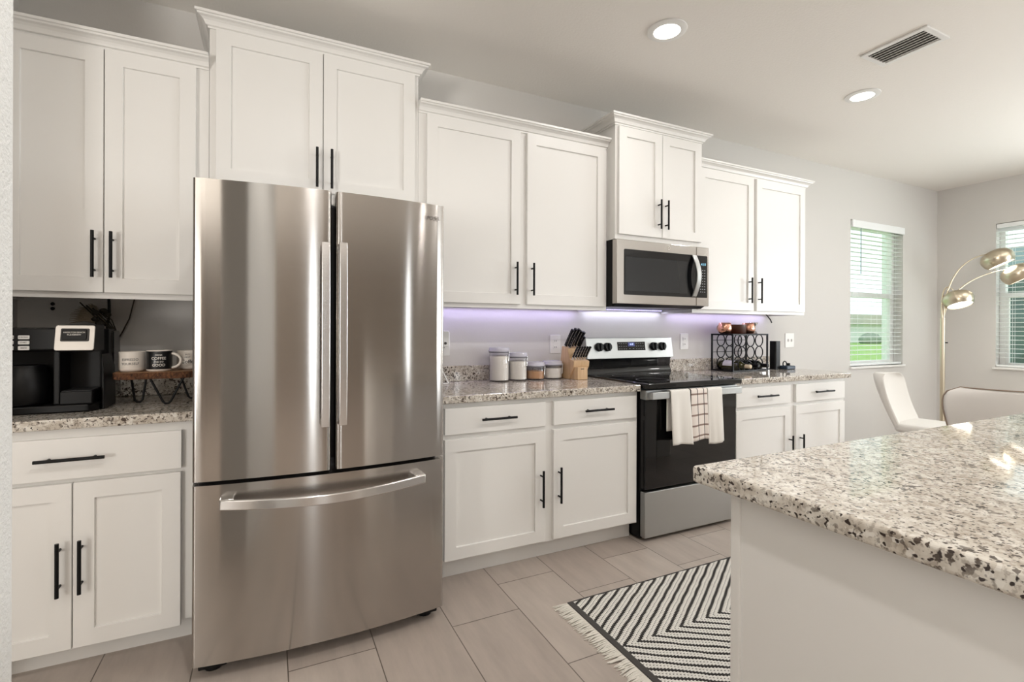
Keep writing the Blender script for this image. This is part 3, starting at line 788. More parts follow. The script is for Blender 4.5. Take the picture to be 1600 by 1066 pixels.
# white folded stand peeping from behind the fridge
bm = B(); tube(bm, [(0.50, -0.19, 0.9195), (0.60, -0.14, 0.9195), (0.545, -0.145, 1.03), (0.48, -0.17, 1.03), (0.50, -0.19, 0.9195)], 0.005, 8)
tag(obj('recipe_stand', bm, M['whitep'], smooth=60), 'white triangular wire stand on the counter beside the fridge', 'stand')

# ------------------------------------------------------------------ canisters
def canister(label, x, y, r, h, fill, m):
    t = thing('canister', label, 'canister', (x, y, 0.9145), 'clamp-lid canisters')
    z = 0.9145; hb = h-0.032
    obj('jar', lathe(B(), [(0.0, 0.0), (r*0.95, 0.0), (r, 0.006), (r, hb), (r*0.97, hb+0.004), (r*0.94, hb), (r*0.955, 0.008), (0.0, 0.006)], (x, y, z), 36), M['jar'], t, smooth=50)
    obj('contents', lathe(B(), [(0.0, 0.0068), (r*0.94, 0.009), (r*0.945, fill), (r*0.5, fill+0.004), (0.0, fill+0.002)], (x, y, z), 32), m, t, smooth=50)
    ld = obj('lid', lathe(B(), [(0.0, hb+0.006), (r*0.93, hb+0.006), (r*1.05, hb+0.008), (r*1.06, hb+0.014), (r*1.0, hb+0.018), (r*0.99, h-0.004), (r*0.95, h), (0.0, h-0.002)], (x, y, z), 36), mat('lid_lilac_acrylic', srgb(204, 202, 212), 0.12), t, smooth=40)
    obj('lid_seal', lathe(B(), [(r*0.9, hb+0.001), (r*1.03, hb+0.001), (r*1.03, hb+0.0055), (r*0.9, hb+0.0055)], (x, y, z), 32), mat('grey_seal', srgb(110, 108, 116), 0.5), ld, smooth=40)
    a = R(-50); cx, cy = x+math.cos(a)*(r+0.004), y+math.sin(a)*(r+0.004)
    bm = B(); tube(bm, [(cx-0.008, cy-0.006, z+hb-0.05), (cx, cy, z+hb-0.02), (cx+0.002, cy, z+hb+0.018)], 0.0028, 8); tube(bm, [(cx+0.008, cy+0.006, z+hb-0.05), (cx, cy, z+hb-0.02)], 0.0028, 8)
    tube(bm, [(cx-0.008, cy-0.006, z+hb-0.05), (cx+0.008, cy+0.006, z+hb-0.05)], 0.0028, 8)
    obj('clasp', bm, M['chrome'], t, smooth=60)
canister('tallest clear canister full of white flour', 0.940, -0.110, 0.0625, 0.208, 0.155, M['flour'])
canister('second tallest clear canister full of white sugar', 1.072, -0.105, 0.060, 0.174, 0.120, M['flour'])
canister('short clear canister holding brown sugar', 1.196, -0.110, 0.060, 0.112, 0.055, M['sugar'])
canister('short clear canister of white powder beside the knife block', 1.329, -0.100, 0.0645, 0.116, 0.070, M['flour'])

# ------------------------------------------------------------------ knife block and knives
KX0, KX1 = 1.4, 1.531
kb = thing('knife_block', 'light wooden knife block full of black-handled knives', 'knife block', (1.465, -0.14, 0.9145))
z0 = 0.9145
def kz(p): return [(-a, z0+b) for a, b in p]
obj('block', prism(B(), kz([(0.060, 0), (0.185, 0), (0.240, 0.085), (0.245, 0.118), (0.196, 0.132), (0.170, 0.196), (0.100, 0.212)]), 'x', 1.402, 1.522), M['block'], kb, bevel=0.003)
ft = obj('foot_block', prism(B(), [(1.414, -0.168), (1.510, -0.168), (1.510, -0.238), (1.499, -0.256), (1.425, -0.256), (1.414, -0.238)], 'z', z0, z0+0.082), M['block'], kb, bevel=0.002)
obj('maker_mark', bx(1.448, 1.472, -0.2566, -0.2555, z0+0.066, z0+0.071), M['slot'], ft)
kd = Vector((0.10, -0.48, 0.87)).normalized()      # handles lean towards the room
def knife(label, base, ln, wd, group, dirv=kd, grp=None, bolster=True):
    t = thing('knife', label, 'knife', base, group)
    b = Vector(base); d = dirv; side = Vector((1, 0, 0)); side = (side-d*side.dot(d)).normalized(); up = d.cross(side).normalized()
    def slab(w0, w1, th, s0, s1, bow=0.0):
        bm = B(); ring = []
        n = 8
        for k in range(n+1):
            f = k/n; c = b+d*(s0+(s1-s0)*f); ww = (w0+(w1-w0)*f)*(1-0.18*math.sin(math.pi*f)) ; cc = c+up*(bow*f*f)
            ring.append([bm.verts.new(cc+side*sx*th+up*sy*ww) for sx, sy in ((-1, -.8), (-.6, -1), (.6, -1), (1, -.8), (1, .8), (.6, 1), (-.6, 1), (-1, .8))])
        for p, q in zip(ring, ring[1:]):
            for k in range(8): bm.faces.new((p[k], p[(k+1) % 8], q[(k+1) % 8], q[k]))
        bm.faces.new(ring[0][::-1]); bm.faces.new(ring[-1]); bmesh.ops.recalc_face_normals(bm, faces=bm.faces[:]); return bm
    obj('handle', slab(wd, wd*1.15, wd*0.62, 0.004, ln, -0.006), M['blackp'], t, smooth=50)
    obj('bolster', slab(wd*0.8, wd*0.8, wd*0.5, -0.012, 0.006), M['chrome'], t, smooth=40)
    sp = B()
    for f in (0.3, 0.55, 0.8):
        c = b+d*(ln*f); tube(sp, [c-side*(wd*0.62+0.0004), c+side*(wd*0.62+0.0004)], 0.0022, 8)
    obj('rivets', sp, M['chrome'], t)
    tg = B(); c0 = b+d*0.006+up*(-wd*1.0); c1 = b+d*(ln-0.004)+up*(-wd*1.08-0.005)
    tube(tg, [c0, (c0+c1)/2+up*(wd*0.14+0.001), c1], 0.0014, 6); obj('tang', tg, M['chrome'], t, smooth=60)
    return t
big = [(1.418, -0.122, 0.128, 0.0125), (1.440, -0.122, 0.135, 0.0125), (1.465, -0.124, 0.132, 0.012), (1.487, -0.126, 0.118, 0.0115), (1.508, -0.128, 0.112, 0.0115)]
names = ['leftmost', 'second from left', 'middle', 'fourth from left', 'rightmost']
for (x, y, ln, wd), nm in zip(big, names):
    knife('%s black-handled knife in the top row of the wooden block' % nm, (x, y, z0+0.211), ln, wd, 'large knives in the block')
for k, (x, nm) in enumerate([(1.425, 'left'), (1.502, 'right')]):
    knife('%s short black-handled knife in the second row of the block' % nm, (x, -0.158, z0+0.203), 0.085, 0.009, 'small knives in the block')
for k in range(6):
    nm = ['leftmost', 'second', 'third', 'fourth', 'fifth', 'rightmost'][k]
    knife('%s of the six slim steak knives low on the block' % nm, (1.412+k*0.0197, -0.220, z0+0.139), 0.080, 0.0078, 'steak knives in the block', Vector((0.20, -0.30, 0.90)).normalized())

# ------------------------------------------------------------------ wine rack and what is on it
RA = math.atan2(0.045, 0.43)*0.6
wr = thing('wine_rack', 'black wire wine rack with ring grids on the right counter', 'wine rack', (2.832, -0.252, 0.9145), rotz=R(3.5))
WW, WD, WH = 0.425, 0.188, 0.292
bm = B(); r = 0.006
for x in (0, WW):
    for y in (0, WD): box(bm, x-r, x+r, y-r, y+r, 0.0, WH)
for z in (r, WH-r):
    for y in (0, WD): box(bm, 0, WW, y-r*0.9, y+r*0.9, z-r*0.9, z+r*0.9)
    for x in (0, WW): box(bm, x-r*0.9, x+r*0.9, 0, WD, z-r*0.9, z+r*0.9)
fo = obj('frame', bm, M['black'], wr, bevel=0.0015)
obj('top_tray', bx(0, WW, 0, WD, WH-0.003, WH), M['black'], wr)
for y in (0, WD):
    for c in range(3):
        for rr in range(3):
            cx, cz = 0.107+c*0.106, 0.053+rr*0.0935; pts = [(cx+0.0465*math.cos(a), y, cz+0.0465*math.sin(a)) for a in [2*math.pi*k/28 for k in range(29)]]
            obj('ring', tube(B(), pts, 0.0042, 8), M['black'], wr, smooth=60)
bm = B()
for rr in range(3):
    z = 0.053+rr*0.0935
    for a, b in ((0, 0.056), (WW-0.06, WW)):
        pass
for y in (WD,):
    for rr in (1, 2): box(bm, 0, WW, y-0.002, y+0.002, 0.053+rr*0.0935-0.002, 0.053+rr*0.0935+0.002)
obj('rear_wires', bm, M['black'], wr)
cR, sR = math.cos(R(3.5)), math.sin(R(3.5))
def rk(x, y, z): return (2.832+x*cR-y*sR, -0.252+x*sR+y*cR, 0.9145+z)
def wine(label, col, m, capm, lab, y0=0.19, dz=0.0):
    c = rk(col, y0, 0.053-0.0095+dz); ax = (rk(col, 0, 0)[0]-rk(col, 1, 0)[0], rk(col, 0, 0)[1]-rk(col, 1, 0)[1], 0)
    t = thing('wine_bottle', label, 'bottle', c, 'bottles in the wine rack')
    OFF[t.name] = Vector(c)
    obj('glass', lathe(B(), [(0, 0.012), (0.02, 0.002), (0.036, 0), (0.0375, 0.006), (0.0375, 0.165), (0.034, 0.185), (0.020, 0.205), (0.0145, 0.22), (0.0145, 0.262), (0, 0.262)], c, 28, ax), m, t, smooth=50)
    if lab:
        A = Vector(ax).normalized(); C = Vector(c); X, Y = frame_of(A); bm = B(); rows = []
        up = Vector((-0.55*0.9, -0.1, 0.8)); up = (up-A*up.dot(A)).normalized(); sd = A.cross(up)
        for k in range(15):
            a = R(-62+k*124/14); q = up*math.cos(a)+sd*math.sin(a)
            rows.append([bm.verts.new(C+A*h+q*0.0381) for h in (0.045, 0.14)])
        for p, q in zip(rows, rows[1:]): bm.faces.new((p[0], p[1], q[1], q[0]))
        obj('paper_label', bm, M['label'], t, smooth=180)
    obj('capsule', lathe(B(), [(0.0150, 0.222), (0.0152, 0.266), (0.012, 0.268), (0, 0.268)], c, 20, ax), capm, t, smooth=40)
    return t
wine('olive wine bottle with white label and cream capsule in the rack', 0.107, M['bottleglass'], M['cork'], True)
wine('dark wine bottle in the middle bottom slot of the rack', 0.213, M['darkbottle'], M['blackp'], False, 0.195)
wine('dark wine bottle in the right bottom slot of the rack', 0.319, M['darkbottle'], M['blackp'], False, 0.19)
def copper(label, x, y, sgn):
    p = rk(x, y, WH+0.0005); t = thing('copper_mug', label, 'mug', p, 'copper mugs on the wine rack')
    obj('cup', lathe(B(), [(0, 0), (0.033, 0), (0.045, 0.008), (0.0525, 0.030), (0.0525, 0.048), (0.047, 0.072), (0.044, 0.084), (0.041, 0.086), (0.0415, 0.082), (0.046, 0.05), (0.044, 0.02), (0, 0.006)], p, 32), M['copper'], t, smooth=60)
    pts = [(p[0]+0.0*math.cos(a), p[1]+0.045+0.030*math.sin(a), p[2]+0.043+0.028*math.cos(a)) for a in [math.pi*k/10 for k in range(11)]]
    obj('handle', tube(B(), pts, 0.004, 8), M['brass'], t, smooth=60)
copper('left hammered copper mug on top of the wine rack', 0.045, 0.105, 1); copper('right hammered copper mug on top of the wine rack', 0.325, 0.100, 1)
p = rk(0.183, 0.105, WH+0.0005); bm = lathe(B(), [(0, 0), (0.068, 0), (0.072, 0.006), (0.074, 0.072), (0.070, 0.072), (0.068, 0.010), (0, 0.008)], p, 32)
tag(obj('bowl', bm, M['bowl'], smooth=45), 'dark brown bowl between the copper mugs on the rack', 'bowl')
p = rk(0.462, 0.09, WH+0.0005)
p = rk(0.395, 0.10, WH+0.0005); t = thing('jigger', 'silver double-ended jigger at the right end of the rack', 'jigger', p)
obj('upper_cup', lathe(B(), [(0.008, 0.036), (0.034, 0.088), (0.033, 0.090), (0.030, 0.088), (0, 0.045)], p, 28), M['chrome'], t, smooth=50)
obj('lower_cup', lathe(B(), [(0, 0.0), (0.028, 0.0), (0.030, 0.003), (0.008, 0.036), (0.008, 0.040)], p, 28), M['chrome'], t, smooth=50)
t = thing('speaker', 'tall narrow black device standing right of the wine rack', 'speaker', (3.40, -0.19, 0.9145))
obj('body', prism(B(), rrect(3.373, 3.437, -0.215, -0.155, 0.012), 'z', 0.9145, 1.146), M['blackp'], t, bevel=0.002)
obj('base', bx(3.365, 3.445, -0.222, -0.15, 0.9143, 0.921), M['blackp'], t, bevel=0.002)
t = thing('charging_dock', 'small slate blue dock with black loop at the right counter end', 'dock', (3.49, -0.22, 0.9145))
obj('base', bx(3.445, 3.555, -0.265, -0.185, 0.9143, 0.944), M['slate'], t, bevel=0.008, seg=3)
obj('loop', tube(B(), [(3.472+0.022*math.cos(a), -0.225, 0.958+0.022*math.sin(a)) for a in [2*math.pi*k/20 for k in range(21)]], 0.0045, 8), M['blackp'], t, smooth=60)
obj('knob', lathe(B(), [(0, 0), (0.013, 0), (0.012, 0.02), (0, 0.022)], (3.520, -0.225, 0.944), 16), M['blackp'], t, smooth=40)

# ------------------------------------------------------------------ coffee corner
cm = thing('coffee_maker', 'black two-way coffee maker with silver-framed lid on the left counter', 'coffee maker', (-1.09, -0.38, 0.9145))
z0 = 0.9145
obj('base', prism(B(), [(-1.285, -0.490), (-0.965, -0.490), (-0.938, -0.455), (-0.930, -0.26), (-1.285, -0.26)], 'z', z0, z0+0.030), M['blackp'], cm, bevel=0.006, seg=3)
obj('rear_tower', prism(B(), [(-1.285, -0.36), (-0.955, -0.36), (-0.935, -0.34), (-0.935, -0.25), (-1.285, -0.25)], 'z', z0+0.030, z0+0.318), M['blackp'], cm, bevel=0.006, seg=3)
obj('divider', bx(-1.072, -1.052, -0.47, -0.36, z0+0.03, z0+0.235), M['blackp'], cm, bevel=0.004)
hd = obj('control_head', prism(B(), [(-0.36, z0+0.235), (-0.475, z0+0.232), (-0.486, z0+0.240), (-0.480, z0+0.318), (-0.36, z0+0.322)], 'x', -1.285, -1.060), M['blackp'], cm, bevel=0.004, seg=3)
def hy(z): return -0.486+0.006*(z-z0-0.24)/0.078
bm = B()
for c, (xa, xb) in enumerate(((-1.205, -1.178), (-1.165, -1.134))):
    for r_, (za, zb) in enumerate(((0.279, 0.293), (0.260, 0.273), (0.239, 0.254))):
        prism(bm, rrect(xa, xb, z0+za, z0+zb, 0.003, 3), 'y', -0.4895, -0.480)
obj('buttons', bm, M['whitep'], hd)
bm = B()
for xa, za in ((-1.150, 0.286), (-1.150, 0.2665), (-1.149, 0.2465), (-1.19, 0.286), (-1.19, 0.2665)): join(bm, move(text_bm({0.286: 'STRONG', 0.2665: 'START', 0.2465: 'BREW'}[za], 0.0065, ext=0.0002), (xa, -0.4898, z0+za)))
obj('button_print', bm, M['inkd'], hd)
lid = obj('brew_lid', prism(B(), [(-0.36, z0+0.230), (-0.492, z0+0.230), (-0.500, z0+0.238), (-0.480, z0+0.332), (-0.36, z0+0.335)], 'x', -1.058, -0.944), M['blackp'], cm, bevel=0.005, seg=3)
def ly(z): return -0.500+0.020*(z-0.238)/0.094
def lidplate(x0, x1, za, zb, th, rr):
    bm = B(); o = rrect(x0, x1, za, zb, rr, 5); A = [bm.verts.new((x, ly(z)-th, z0+z)) for x, z in o]; C = [bm.verts.new((x, ly(z)+0.002, z0+z)) for x, z in o]; n = len(o)
    bm.faces.new(A); bm.faces.new(C)
    for i in range(n): bm.faces.new((A[i], A[(i+1) % n], C[(i+1) % n], C[i]))
    bmesh.ops.recalc_face_normals(bm, faces=bm.faces[:]); return bm
obj('silver_frame', lidplate(-1.061, -0.943, 0.236, 0.331, 0.004, 0.008), mat('silver_plastic', srgb(205, 200, 194), 0.3, 0.4), lid, bevel=0.002)
obj('lid_window', lidplate(-1.044, -0.959, 0.270, 0.319, 0.0055, 0.004), M['slot'], lid)
pl = obj('lid_plate', lidplate(-1.040, -0.966, 0.276, 0.316, 0.010, 0.004), M['blackp'], lid, bevel=0.002)
bm = move(text_bm('HAMILTON BEACH', 0.0075, ext=0.0002), (-1.003, ly(0.304)-0.0106, z0+0.304)); join(bm, move(text_bm('FLEXBREW', 0.0085, ext=0.0002), (-1.003, ly(0.295)-0.0106, z0+0.295)))
obj('lid_print', bm, M['inkw'], pl)
obj('cup_stand', bx(-1.048, -0.950, -0.488, -0.37, z0+0.03, z0+0.080), M['blackp'], cm, bevel=0.005, seg=3)
obj('drip_grille', bx(-1.044, -0.954, -0.484, -0.374, z0+0.080, z0+0.0825), mat('grey_grille', srgb(60, 60, 62), 0.35, 0.5), cm, bevel=0.001)
cf = obj('carafe', lathe(B(), [(0, 0.034), (0.062, 0.034), (0.070, 0.045), (0.074, 0.10), (0.066, 0.15), (0.058, 0.165), (0.058, 0.18), (0, 0.182)], (-1.165, -0.425, z0), 30), M['blackp'], cm, smooth=45)
obj('water_tank', prism(B(), [(-0.30, z0+0.03), (-0.18, z0+0.03), (-0.20, z0+0.31), (-0.30, z0+0.31)], 'x', -1.28, -0.928), M['blackg'], cm, bevel=0.008, seg=3)
obj('side_flare', prism(B(), [(-0.935, z0), (-0.925, z0), (-0.925, z0+0.09), (-0.928, z0+0.17), (-0.935, z0+0.22)], 'y', -0.44, -0.28), M['blackp'], cm, bevel=0.006, seg=2)

# dried flowers and cords on the wall behind
t = thing('dried_flower_stem', 'dark dried flower sprig behind the coffee maker', 'dried flower', (-0.96, -0.12, 1.20))
bm = B()
for k in range(5): tube(bm, [(-0.955, -0.12, 1.205), (-0.975-0.012*k, -0.12, 1.27), (-1.00-0.022*k, -0.12, 1.30+0.012*k)], 0.0028, 6)
obj('stem', bm, M['leaf'], t, smooth=60)
bm = B()
for k in range(9):
    a = random.uniform(0, 6); ball(bm, (-1.015+0.022*math.cos(a), -0.12+0.01*math.sin(a*2), 1.285+0.030*math.sin(a)), 0.016, 0.007, 0.011, 8, 6)
obj('flower', bm, M['leaf'], t, smooth=180)
bm = B()
for k in range(14):
    a = R(100+k*7); tube(bm, [(-1.00, -0.10, 1.25), (-1.03+0.05*math.cos(a), -0.10, 1.28+0.05*math.sin(a)), (-1.04+0.09*math.cos(a), -0.10+random.uniform(-.01, .01), 1.27+0.075*math.sin(a))], [0.004, 0.006, 0.001], 6)
obj('plume', bm, M['plume'], t, smooth=60)
bm = B(); tube(bm, [(-1.012, -0.012, 1.375), (-1.010, -0.012, 1.30), (-1.018, -0.012, 1.24), (-0.995, -0.02, 1.15), (-0.99, -0.10, 0.96)], 0.0055, 8)
tag(obj('electrical_cable', bm, M['blackp'], smooth=60), 'thick dark cord running down behind the coffee maker', 'cord')
bm = B(); tube(bm, [(-0.915, -0.010, 1.375), (-0.935, -0.010, 1.28), (-0.96, -0.010, 1.22), (-0.985, -0.010, 1.165)], 0.0028, 8)
tag(obj('thin_cord', bm, mat('brown_cord', srgb(60, 48, 40), 0.6), smooth=60), 'thin brown cord slanting across the wall above the mugs', 'cord')
bm = B(); ball(bm, (-1.214, -0.006, 1.343), 0.008, 0.006, 0.008, 10, 8); ball(bm, (-1.214, -0.006, 1.322), 0.008, 0.006, 0.008, 10, 8)
tag(obj('wall_hook', bm, M['blackp'], smooth=180), 'small pair of dark wall pegs above the coffee maker', 'hook')
obj_door = None
# live-edge riser with hairpin legs
rs = thing('mug_riser', 'live-edge wood slab riser on black hairpin legs', 'riser', (-0.77, -0.36, 0.9145))
SZ0, SZ1 = 1.026, 1.054
rnd = random.Random(4); o = []
for k in range(40):
    a = 2*math.pi*k/40; c, s = math.cos(a), math.sin(a)
    ex = 0.152*math.copysign(abs(c)**0.45, c); ey = 0.115*math.copysign(abs(s)**0.45, s)
    o.append((-0.762+ex+rnd.uniform(-.004, .004), -0.315+ey+rnd.uniform(-.004, .004)))
prism_bm = prism(B(), o, 'z', SZ0, SZ1)
for f in prism_bm.faces: f.material_index = 0 if abs(f.normal.z) > 0.5 else 1
obj('slab', prism_bm, [M['slab'], M['bark']], rs, bevel=0.003)
for (xa, xb, y, xm) in ((-0.785, -0.668, -0.395, -0.727), (-0.868, -0.815, -0.30, -0.842), (-0.70, -0.632, -0.25, -0.655)):
    bm = B(); tube(bm, [(xa, y, SZ0), (xm-0.014, y, z0+0.014), (xm-0.006, y, z0+0.005), (xm+0.006, y, z0+0.005), (xm+0.014, y, z0+0.014), (xb, y, SZ0)], 0.0045, 8)
    obj('leg', bm, M['black'], rs, smooth=70)
def mug(label, x, y, r, h, m, hang, lines, ink, base_m=None):
    z = SZ1+0.0006; t = thing('mug', label, 'mug', (x, y, z), 'mugs on the wood riser')
    bd = obj('body', lathe(B(), [(0, 0.0), (r*0.80, 0.0), (r*0.97, 0.006), (r, 0.012), (r, h-0.003), (r-0.0015, h), (r-0.004, h-0.002), (r-0.0045, 0.01), (0, 0.008)], (x, y, z), 40), m, t, smooth=45)
    if base_m:
        obj('foot_ring', lathe(B(), [(0, -0.0002), (r*0.82, -0.0002), (r*0.975, 0.0055), (r*1.004, 0.010), (r*0.9, 0.010)], (x, y, z), 40), base_m, bd, smooth=45)
        obj('rim', lathe(B(), [(r-0.001, h-0.004), (r+0.0003, h-0.003), (r-0.0012, h+0.0004), (r-0.0042, h-0.0012), (r-0.0052, 0.012), (0, 0.0095)], (x, y, z), 40), base_m, bd, smooth=60)
    hx, hy_ = math.cos(hang), math.sin(hang); n = 12
    pts = []
    for k in range(n+1):
        a = math.pi*k/n; rr = r-0.003+0.036*math.sin(a); zz = z+h*0.5+h*0.34*math.cos(a)
        pts.append((x+hx*rr, y+hy_*rr, zz))
    obj('handle', tube(B(), pts, 0.0055, 10), base_m or m, t, smooth=60)
    # print faces the camera side
    ang = math.atan2(-2.9085-y, -0.3365-x)+math.pi/2
    bm = B()
    for s, sz, dz, bold, dx in lines:
        q = text_bm(s, sz, ext=0.0002, bold=bold)
        for v in q.verts: v.co.x += dx; v.co.z += dz
        wrap(q, r+0.0004); join(bm, q)
    bmesh.ops.rotate(bm, cent=(0, 0, 0), matrix=Matrix.Rotation(ang*0.62, 3, 'Z'), verts=bm.verts[:])
    move(bm, (x, y, z+h*0.5))
    obj('print', bm, ink, bd)
    return t
mug('white mug printed espresso yourself on the wood riser', -0.856, -0.345, 0.0455, 0.083, M['mugw'], R(118), [('ESPRESSO', 0.0135, 0.009, False, -0.004), ('YOURSELF', 0.0135, -0.008, False, -0.004)], M['inkd'])
mug('black mug printed drink coffee and do good on the riser', -0.757, -0.372, 0.0455, 0.088, M['mugk'], R(-8), [('DRINK', 0.0085, 0.025, True, 0), ('COFFEE', 0.0150, 0.011, True, 0), ('AND DO', 0.0085, -0.003, True, 0), ('GOOD', 0.0150, -0.017, True, 0)], M['inkw'], M['mugw'])
mug('white mug printed but first coffee beside the fridge', -0.662, -0.285, 0.0455, 0.083, M['mugw'], R(20), [('BUT', 0.009, 0.024, False, -0.004), ('FIRST', 0.009, 0.012, False, -0.004), ('Coffee', 0.022, -0.007, True, 0.0)], M['inkd'])

# ------------------------------------------------------------------ rug
rx0, rx1, ryc, rh = 0.862, 2.05, -1.375, 0.352
rug = thing('rug', 'black and white chevron woven rug with cream fringe', 'rug', (1.455, ryc, 0))
OFF[rug.name] = Vector((1.455, ryc, 0))
bm = B(); nx, ny = 60, 30
g = [[bm.verts.new((rx0+0.028+(rx1-rx0-0.056)*i/nx, ryc-rh+2*rh*j/ny+0.002*math.sin(i*0.7), 0.0095+0.0012*math.sin(i*0.9+j*0.5))) for j in range(ny+1)] for i in range(nx+1)]
for i in range(nx):
    for j in range(ny): bm.faces.new((g[i][j], g[i+1][j], g[i+1][j+1], g[i][j+1]))
ed = [e for e in bm.edges if e.is_boundary]
ex = bmesh.ops.extrude_edge_only(bm, edges=ed)
for v in ex['geom']:
    if isinstance(v, bmesh.types.BMVert): v.co.z = 0.001
bmesh.ops.recalc_face_normals(bm, faces=bm.faces[:])
obj('woven_field', bm, M['rug'], rug, smooth=60)
for xa in (rx0, rx1-0.030): obj('end_band', bx(xa, xa+0.030, ryc-rh-0.002, ryc+rh+0.002, 0.001, 0.013), M['rugband'], rug, bevel=0.004)
for s in (-1, 1): obj('side_edge', bx(rx0+0.03, rx1-0.03, ryc+s*rh-0.004, ryc+s*rh+0.004, 0.001, 0.0115), M['rugband'], rug, bevel=0.003)
rnd = random.Random(3); bm = B()
for sx, xe in ((-1, rx0), (1, rx1)):
    for k in range(150):
        y = ryc-rh+2*rh*(k+0.5)/150; ln = 0.066+rnd.uniform(-.012, .012); dy = rnd.uniform(-.010, .010)
        tube(bm, [(xe-sx*0.003, y, 0.008), (xe+sx*ln*0.4, y+dy*0.4, 0.0065+rnd.uniform(0, .002)), (xe+sx*ln*0.8, y+dy, 0.0035), (xe+sx*ln, y+dy*1.4, 0.0025)], [0.0026, 0.0028, 0.0024, 0.001], 5)
obj('fringe', bm, M['fringe'], rug, smooth=60, stuff=True)

# ------------------------------------------------------------------ ceiling fixtures
def downlight(label, x, y):
    t = thing('recessed_light', label, 'ceiling light', (x, y, H), 'recessed ceiling lights')
    obj('trim_ring', lathe(B(), [(0.068, -0.010), (0.076, -0.012), (0.100, -0.005), (0.102, -0.0005), (0.068, -0.0005)], (x, y, H), 40), M['trim'], t, smooth=40)
    obj('lens', lathe(B(), [(0, -0.0085), (0.050, -0.0085), (0.068, -0.0065), (0.068, -0.002), (0, -0.002)], (x, y, H), 40), M['lens'], t, smooth=40)
dlab = ['recessed ceiling light nearer the camera, above the range', 'recessed ceiling light farther along, below the air vent',
        'recessed ceiling light over the camera', 'recessed ceiling light over the island left end', 'recessed ceiling light over the island right end', 'recessed ceiling light over the dining chairs',
        'recessed ceiling light central in the living area', 'recessed ceiling light right in the living area']
for (x, y, _), s in zip(DOWNLIGHTS, dlab): downlight(s, x, y)
vt = thing('air_vent', 'white louvred air vent in the ceiling', 'vent', (2.79, -1.40, H))
vx0, vx1, vy0, vy1 = 2.675, 2.905, -1.560, -1.238
bm = B(); w = 0.028
box(bm, vx0, vx1, vy0, vy0+w, H-0.010, H-0.0005); box(bm, vx0, vx1, vy1-w, vy1, H-0.010, H-0.0005); box(bm, vx0, vx0+w, vy0+w, vy1-w, H-0.010, H-0.0005); box(bm, vx1-w, vx1, vy0+w, vy1-w, H-0.010, H-0.0005)
obj('frame', bm, M['trim'], vt, bevel=0.002)
obj('duct', bx(vx0+w, vx1-w, vy0+w, vy1-w, H-0.0022, H-0.0008), mat('duct_dark', srgb(150, 148, 144), 0.8), vt)
bm = B()
for k in range(6):
    x = vx0+w+0.006+k*(vx1-vx0-2*w-0.008)/6
    prism(bm, [(x, H-0.013), (x+0.005, H-0.0135), (x+0.022, H-0.004), (x+0.018, H-0.003)], 'y', vy0+w, vy1-w)
obj('louvres', bm, mat('louvre_grey', srgb(214, 212, 208), 0.5), vt)

# ------------------------------------------------------------------ arc lamp
lp = thing('arc_floor_lamp', 'brass arc floor lamp with three dome shades in the corner', 'lamp', (5.52, -0.42, 0))
obj('base', lathe(B(), [(0, 0.0005), (0.14, 0.0005), (0.14, 0.025), (0.13, 0.03), (0, 0.03)], (5.52, -0.42, 0), 36), M['brass'], lp, smooth=40)
bm = B(); tube(bm, [(5.52, -0.42, 0.03), (5.52, -0.42, 1.36)], 0.019, 16); pole = obj('pole', bm, M['brass'], lp, smooth=60)
bm = B(); tube(bm, [(5.54, -0.43, 1.12), (5.565, -0.44, 1.12)], 0.006, 10); obj('switch', bm, M['black'], lp)
def bez(a, b, c, n=22):
    a, b, c = Vector(a), Vector(b), Vector(c)
    return [a*(1-t)**2+b*2*t*(1-t)+c*t*t for t in [k/n for k in range(n+1)]]
def shade(c, tilt, r):
    ax = Vector(tilt).normalized(); c = Vector(c)
    s = obj('lamp_shade', lathe(B(), [(0.012, r*0.60), (r*0.45, r*0.56), (r*0.80, r*0.38), (r*0.98, r*0.08), (r, -r*0.10), (r*0.93, -r*0.42), (r*0.80, -r*0.62), (r*0.78, -r*0.60), (r*0.9, -r*0.40), (r*0.96, -0.1*r), (r*0.76, r*0.36), (0.012, r*0.57)], c, 36, ax), M['brass'], lp, smooth=60)
    obj('bulb_disc', lathe(B(), [(0, -r*0.50), (r*0.80, -r*0.52), (r*0.80, -r*0.46), (0, -r*0.44)], c, 30, ax), M['bulb'], s, smooth=60)
    return c+ax*r*0.55
heads = [((5.56, -0.52, 1.545), (0.18, 0.36, 1.0), 0.120), ((5.98, -0.65, 1.945), (-0.16, 0.47, 1.0), 0.128), ((6.09, -0.76, 1.795), (-0.20, 0.50, 1.0), 0.128)]
starts = [(5.51, -0.42, 1.34), (5.52, -0.425, 1.34), (5.53, -0.42, 1.34)]
mids = [(5.44, -0.36, 1.72), (5.48, -0.46, 1.92), (5.50, -0.48, 1.74)]
for (c, ax, r), s, mdp in zip(heads, starts, mids):
    top = shade(c, ax, r)
    A = Vector(ax).normalized()
    if c[2] < 1.6: pts = bez(s, (5.50, -0.40, 1.78), top)
    else: pts = bez(s, mdp, Vector(c)+A*r*0.5-Vector((r*0.4, 0, 0.02)))
    obj('arm', tube(B(), pts, [0.009-0.005*k/22 for k in range(23)], 10), M['brass'], lp, smooth=60)
    lt = bpy.data.lights.new('lamp_light', 'SPOT'); lt.energy = 6; lt.color = (1, 0.93, 0.82); lt.spot_size = R(120); lt.shadow_soft_size = 0.08
    lo = bpy.data.objects.new('lamp_light', lt); COL.objects.link(lo); lo.location = Vector(c)-A*r*0.66
    lo.rotation_euler = (-A).to_track_quat('-Z', 'Y').to_euler()

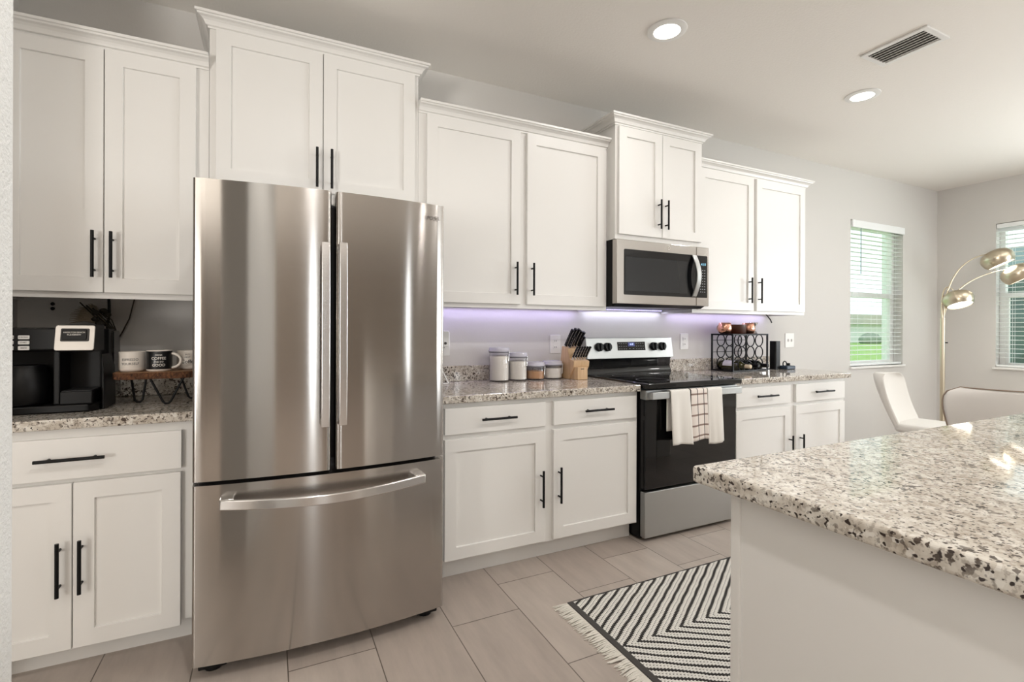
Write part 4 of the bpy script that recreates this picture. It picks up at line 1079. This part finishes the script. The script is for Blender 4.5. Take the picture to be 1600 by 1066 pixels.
# ------------------------------------------------------------------ dining chairs
def chair(label, loc, rot, w, hb, back_w, lean, pipe=True):
    t = thing('dining_chair', label, 'chair', loc, 'cream dining chairs', rot)
    OFF[t.name] = Vector((0, 0, 0))
    # seat: rounded pad, local +x is forward
    bm = B(); o = rrect(-0.24, 0.27, -w/2, w/2, 0.09, 6); prism(bm, o, 'z', 0.405, 0.475)
    obj('seat', bm, M['chair'], t, bevel=0.025, seg=4, smooth=60)
    # back: curved rounded panel
    nx, nz = 18, 16; bm = B(); F = []; K = []
    z0, z1 = 0.42, hb
    def P(u, v, th):
        ww = (0.90*w+(back_w-0.90*w)*min(1, v*1.4))/2
        rr = 0.085; zz = v*(z1-z0)
        # round the two top corners
        zt = (z1-z0)-zz; lim = ww
        if zt < rr: lim = ww-rr+math.sqrt(max(0, rr*rr-(rr-zt)**2))
        y = u*lim
        x = -0.225-lean*v+0.10*(u*u)*(0.35+0.65*v)-0.02*math.sin(math.pi*v)+th
        return (x, y, z0+zz)
    rows = [[(bm.verts.new(P(-1+2*i/nx, j/nz, 0.026)), bm.verts.new(P(-1+2*i/nx, j/nz, -0.026))) for i in range(nx+1)] for j in range(nz+1)]
    for j in range(nz):
        for i in range(nx):
            a, b, c, d = rows[j][i], rows[j][i+1], rows[j+1][i+1], rows[j+1][i]
            bm.faces.new((a[0], b[0], c[0], d[0])); bm.faces.new((d[1], c[1], b[1], a[1]))
    for j in range(nz):
        for i in (0, nx): a, d = rows[j][i], rows[j+1][i]; bm.faces.new((a[0], a[1], d[1], d[0]))
    for i in range(nx):
        for j in (0, nz): a, b = rows[j][i], rows[j][i+1]; bm.faces.new((a[0], b[0], b[1], a[1]))
    bmesh.ops.recalc_face_normals(bm, faces=bm.faces[:])
    bk = obj('backrest', bm, M['chair'], t, bevel=0.018, seg=4, smooth=60)
    pts = [Vector(P(-1, j/nz, -0.024)) for j in range(3, nz)]+[Vector(P(-1+2*i/nx, 1, -0.024)) for i in range(nx+1)]+[Vector(P(1, j/nz, -0.024)) for j in range(nz-1, 2, -1)]
    if pipe: obj('piping', tube(B(), pts, 0.004, 6), M['piping'], bk, smooth=60)
    for sx, sy in ((1, 1), (1, -1), (-1, 1), (-1, -1)):
        bm = B(); tube(bm, [(0.02+sx*0.15, sy*(w/2-0.10), 0.41), (0.02+sx*0.23, sy*(w/2-0.02), 0.0005)], [0.013, 0.009], 10)
        obj('leg', bm, M['black'], t, smooth=60)
    return t
chair('cream upholstered dining chair under the window facing the lamp corner', (4.535, -0.815, 0), R(-82), 0.50, 0.868, 0.47, 0.20, False)
chair('cream dining chair seen from behind with curved brown-piped back', (3.86, -1.46, 0), R(28), 0.58, 0.885, 0.66, 0.09)
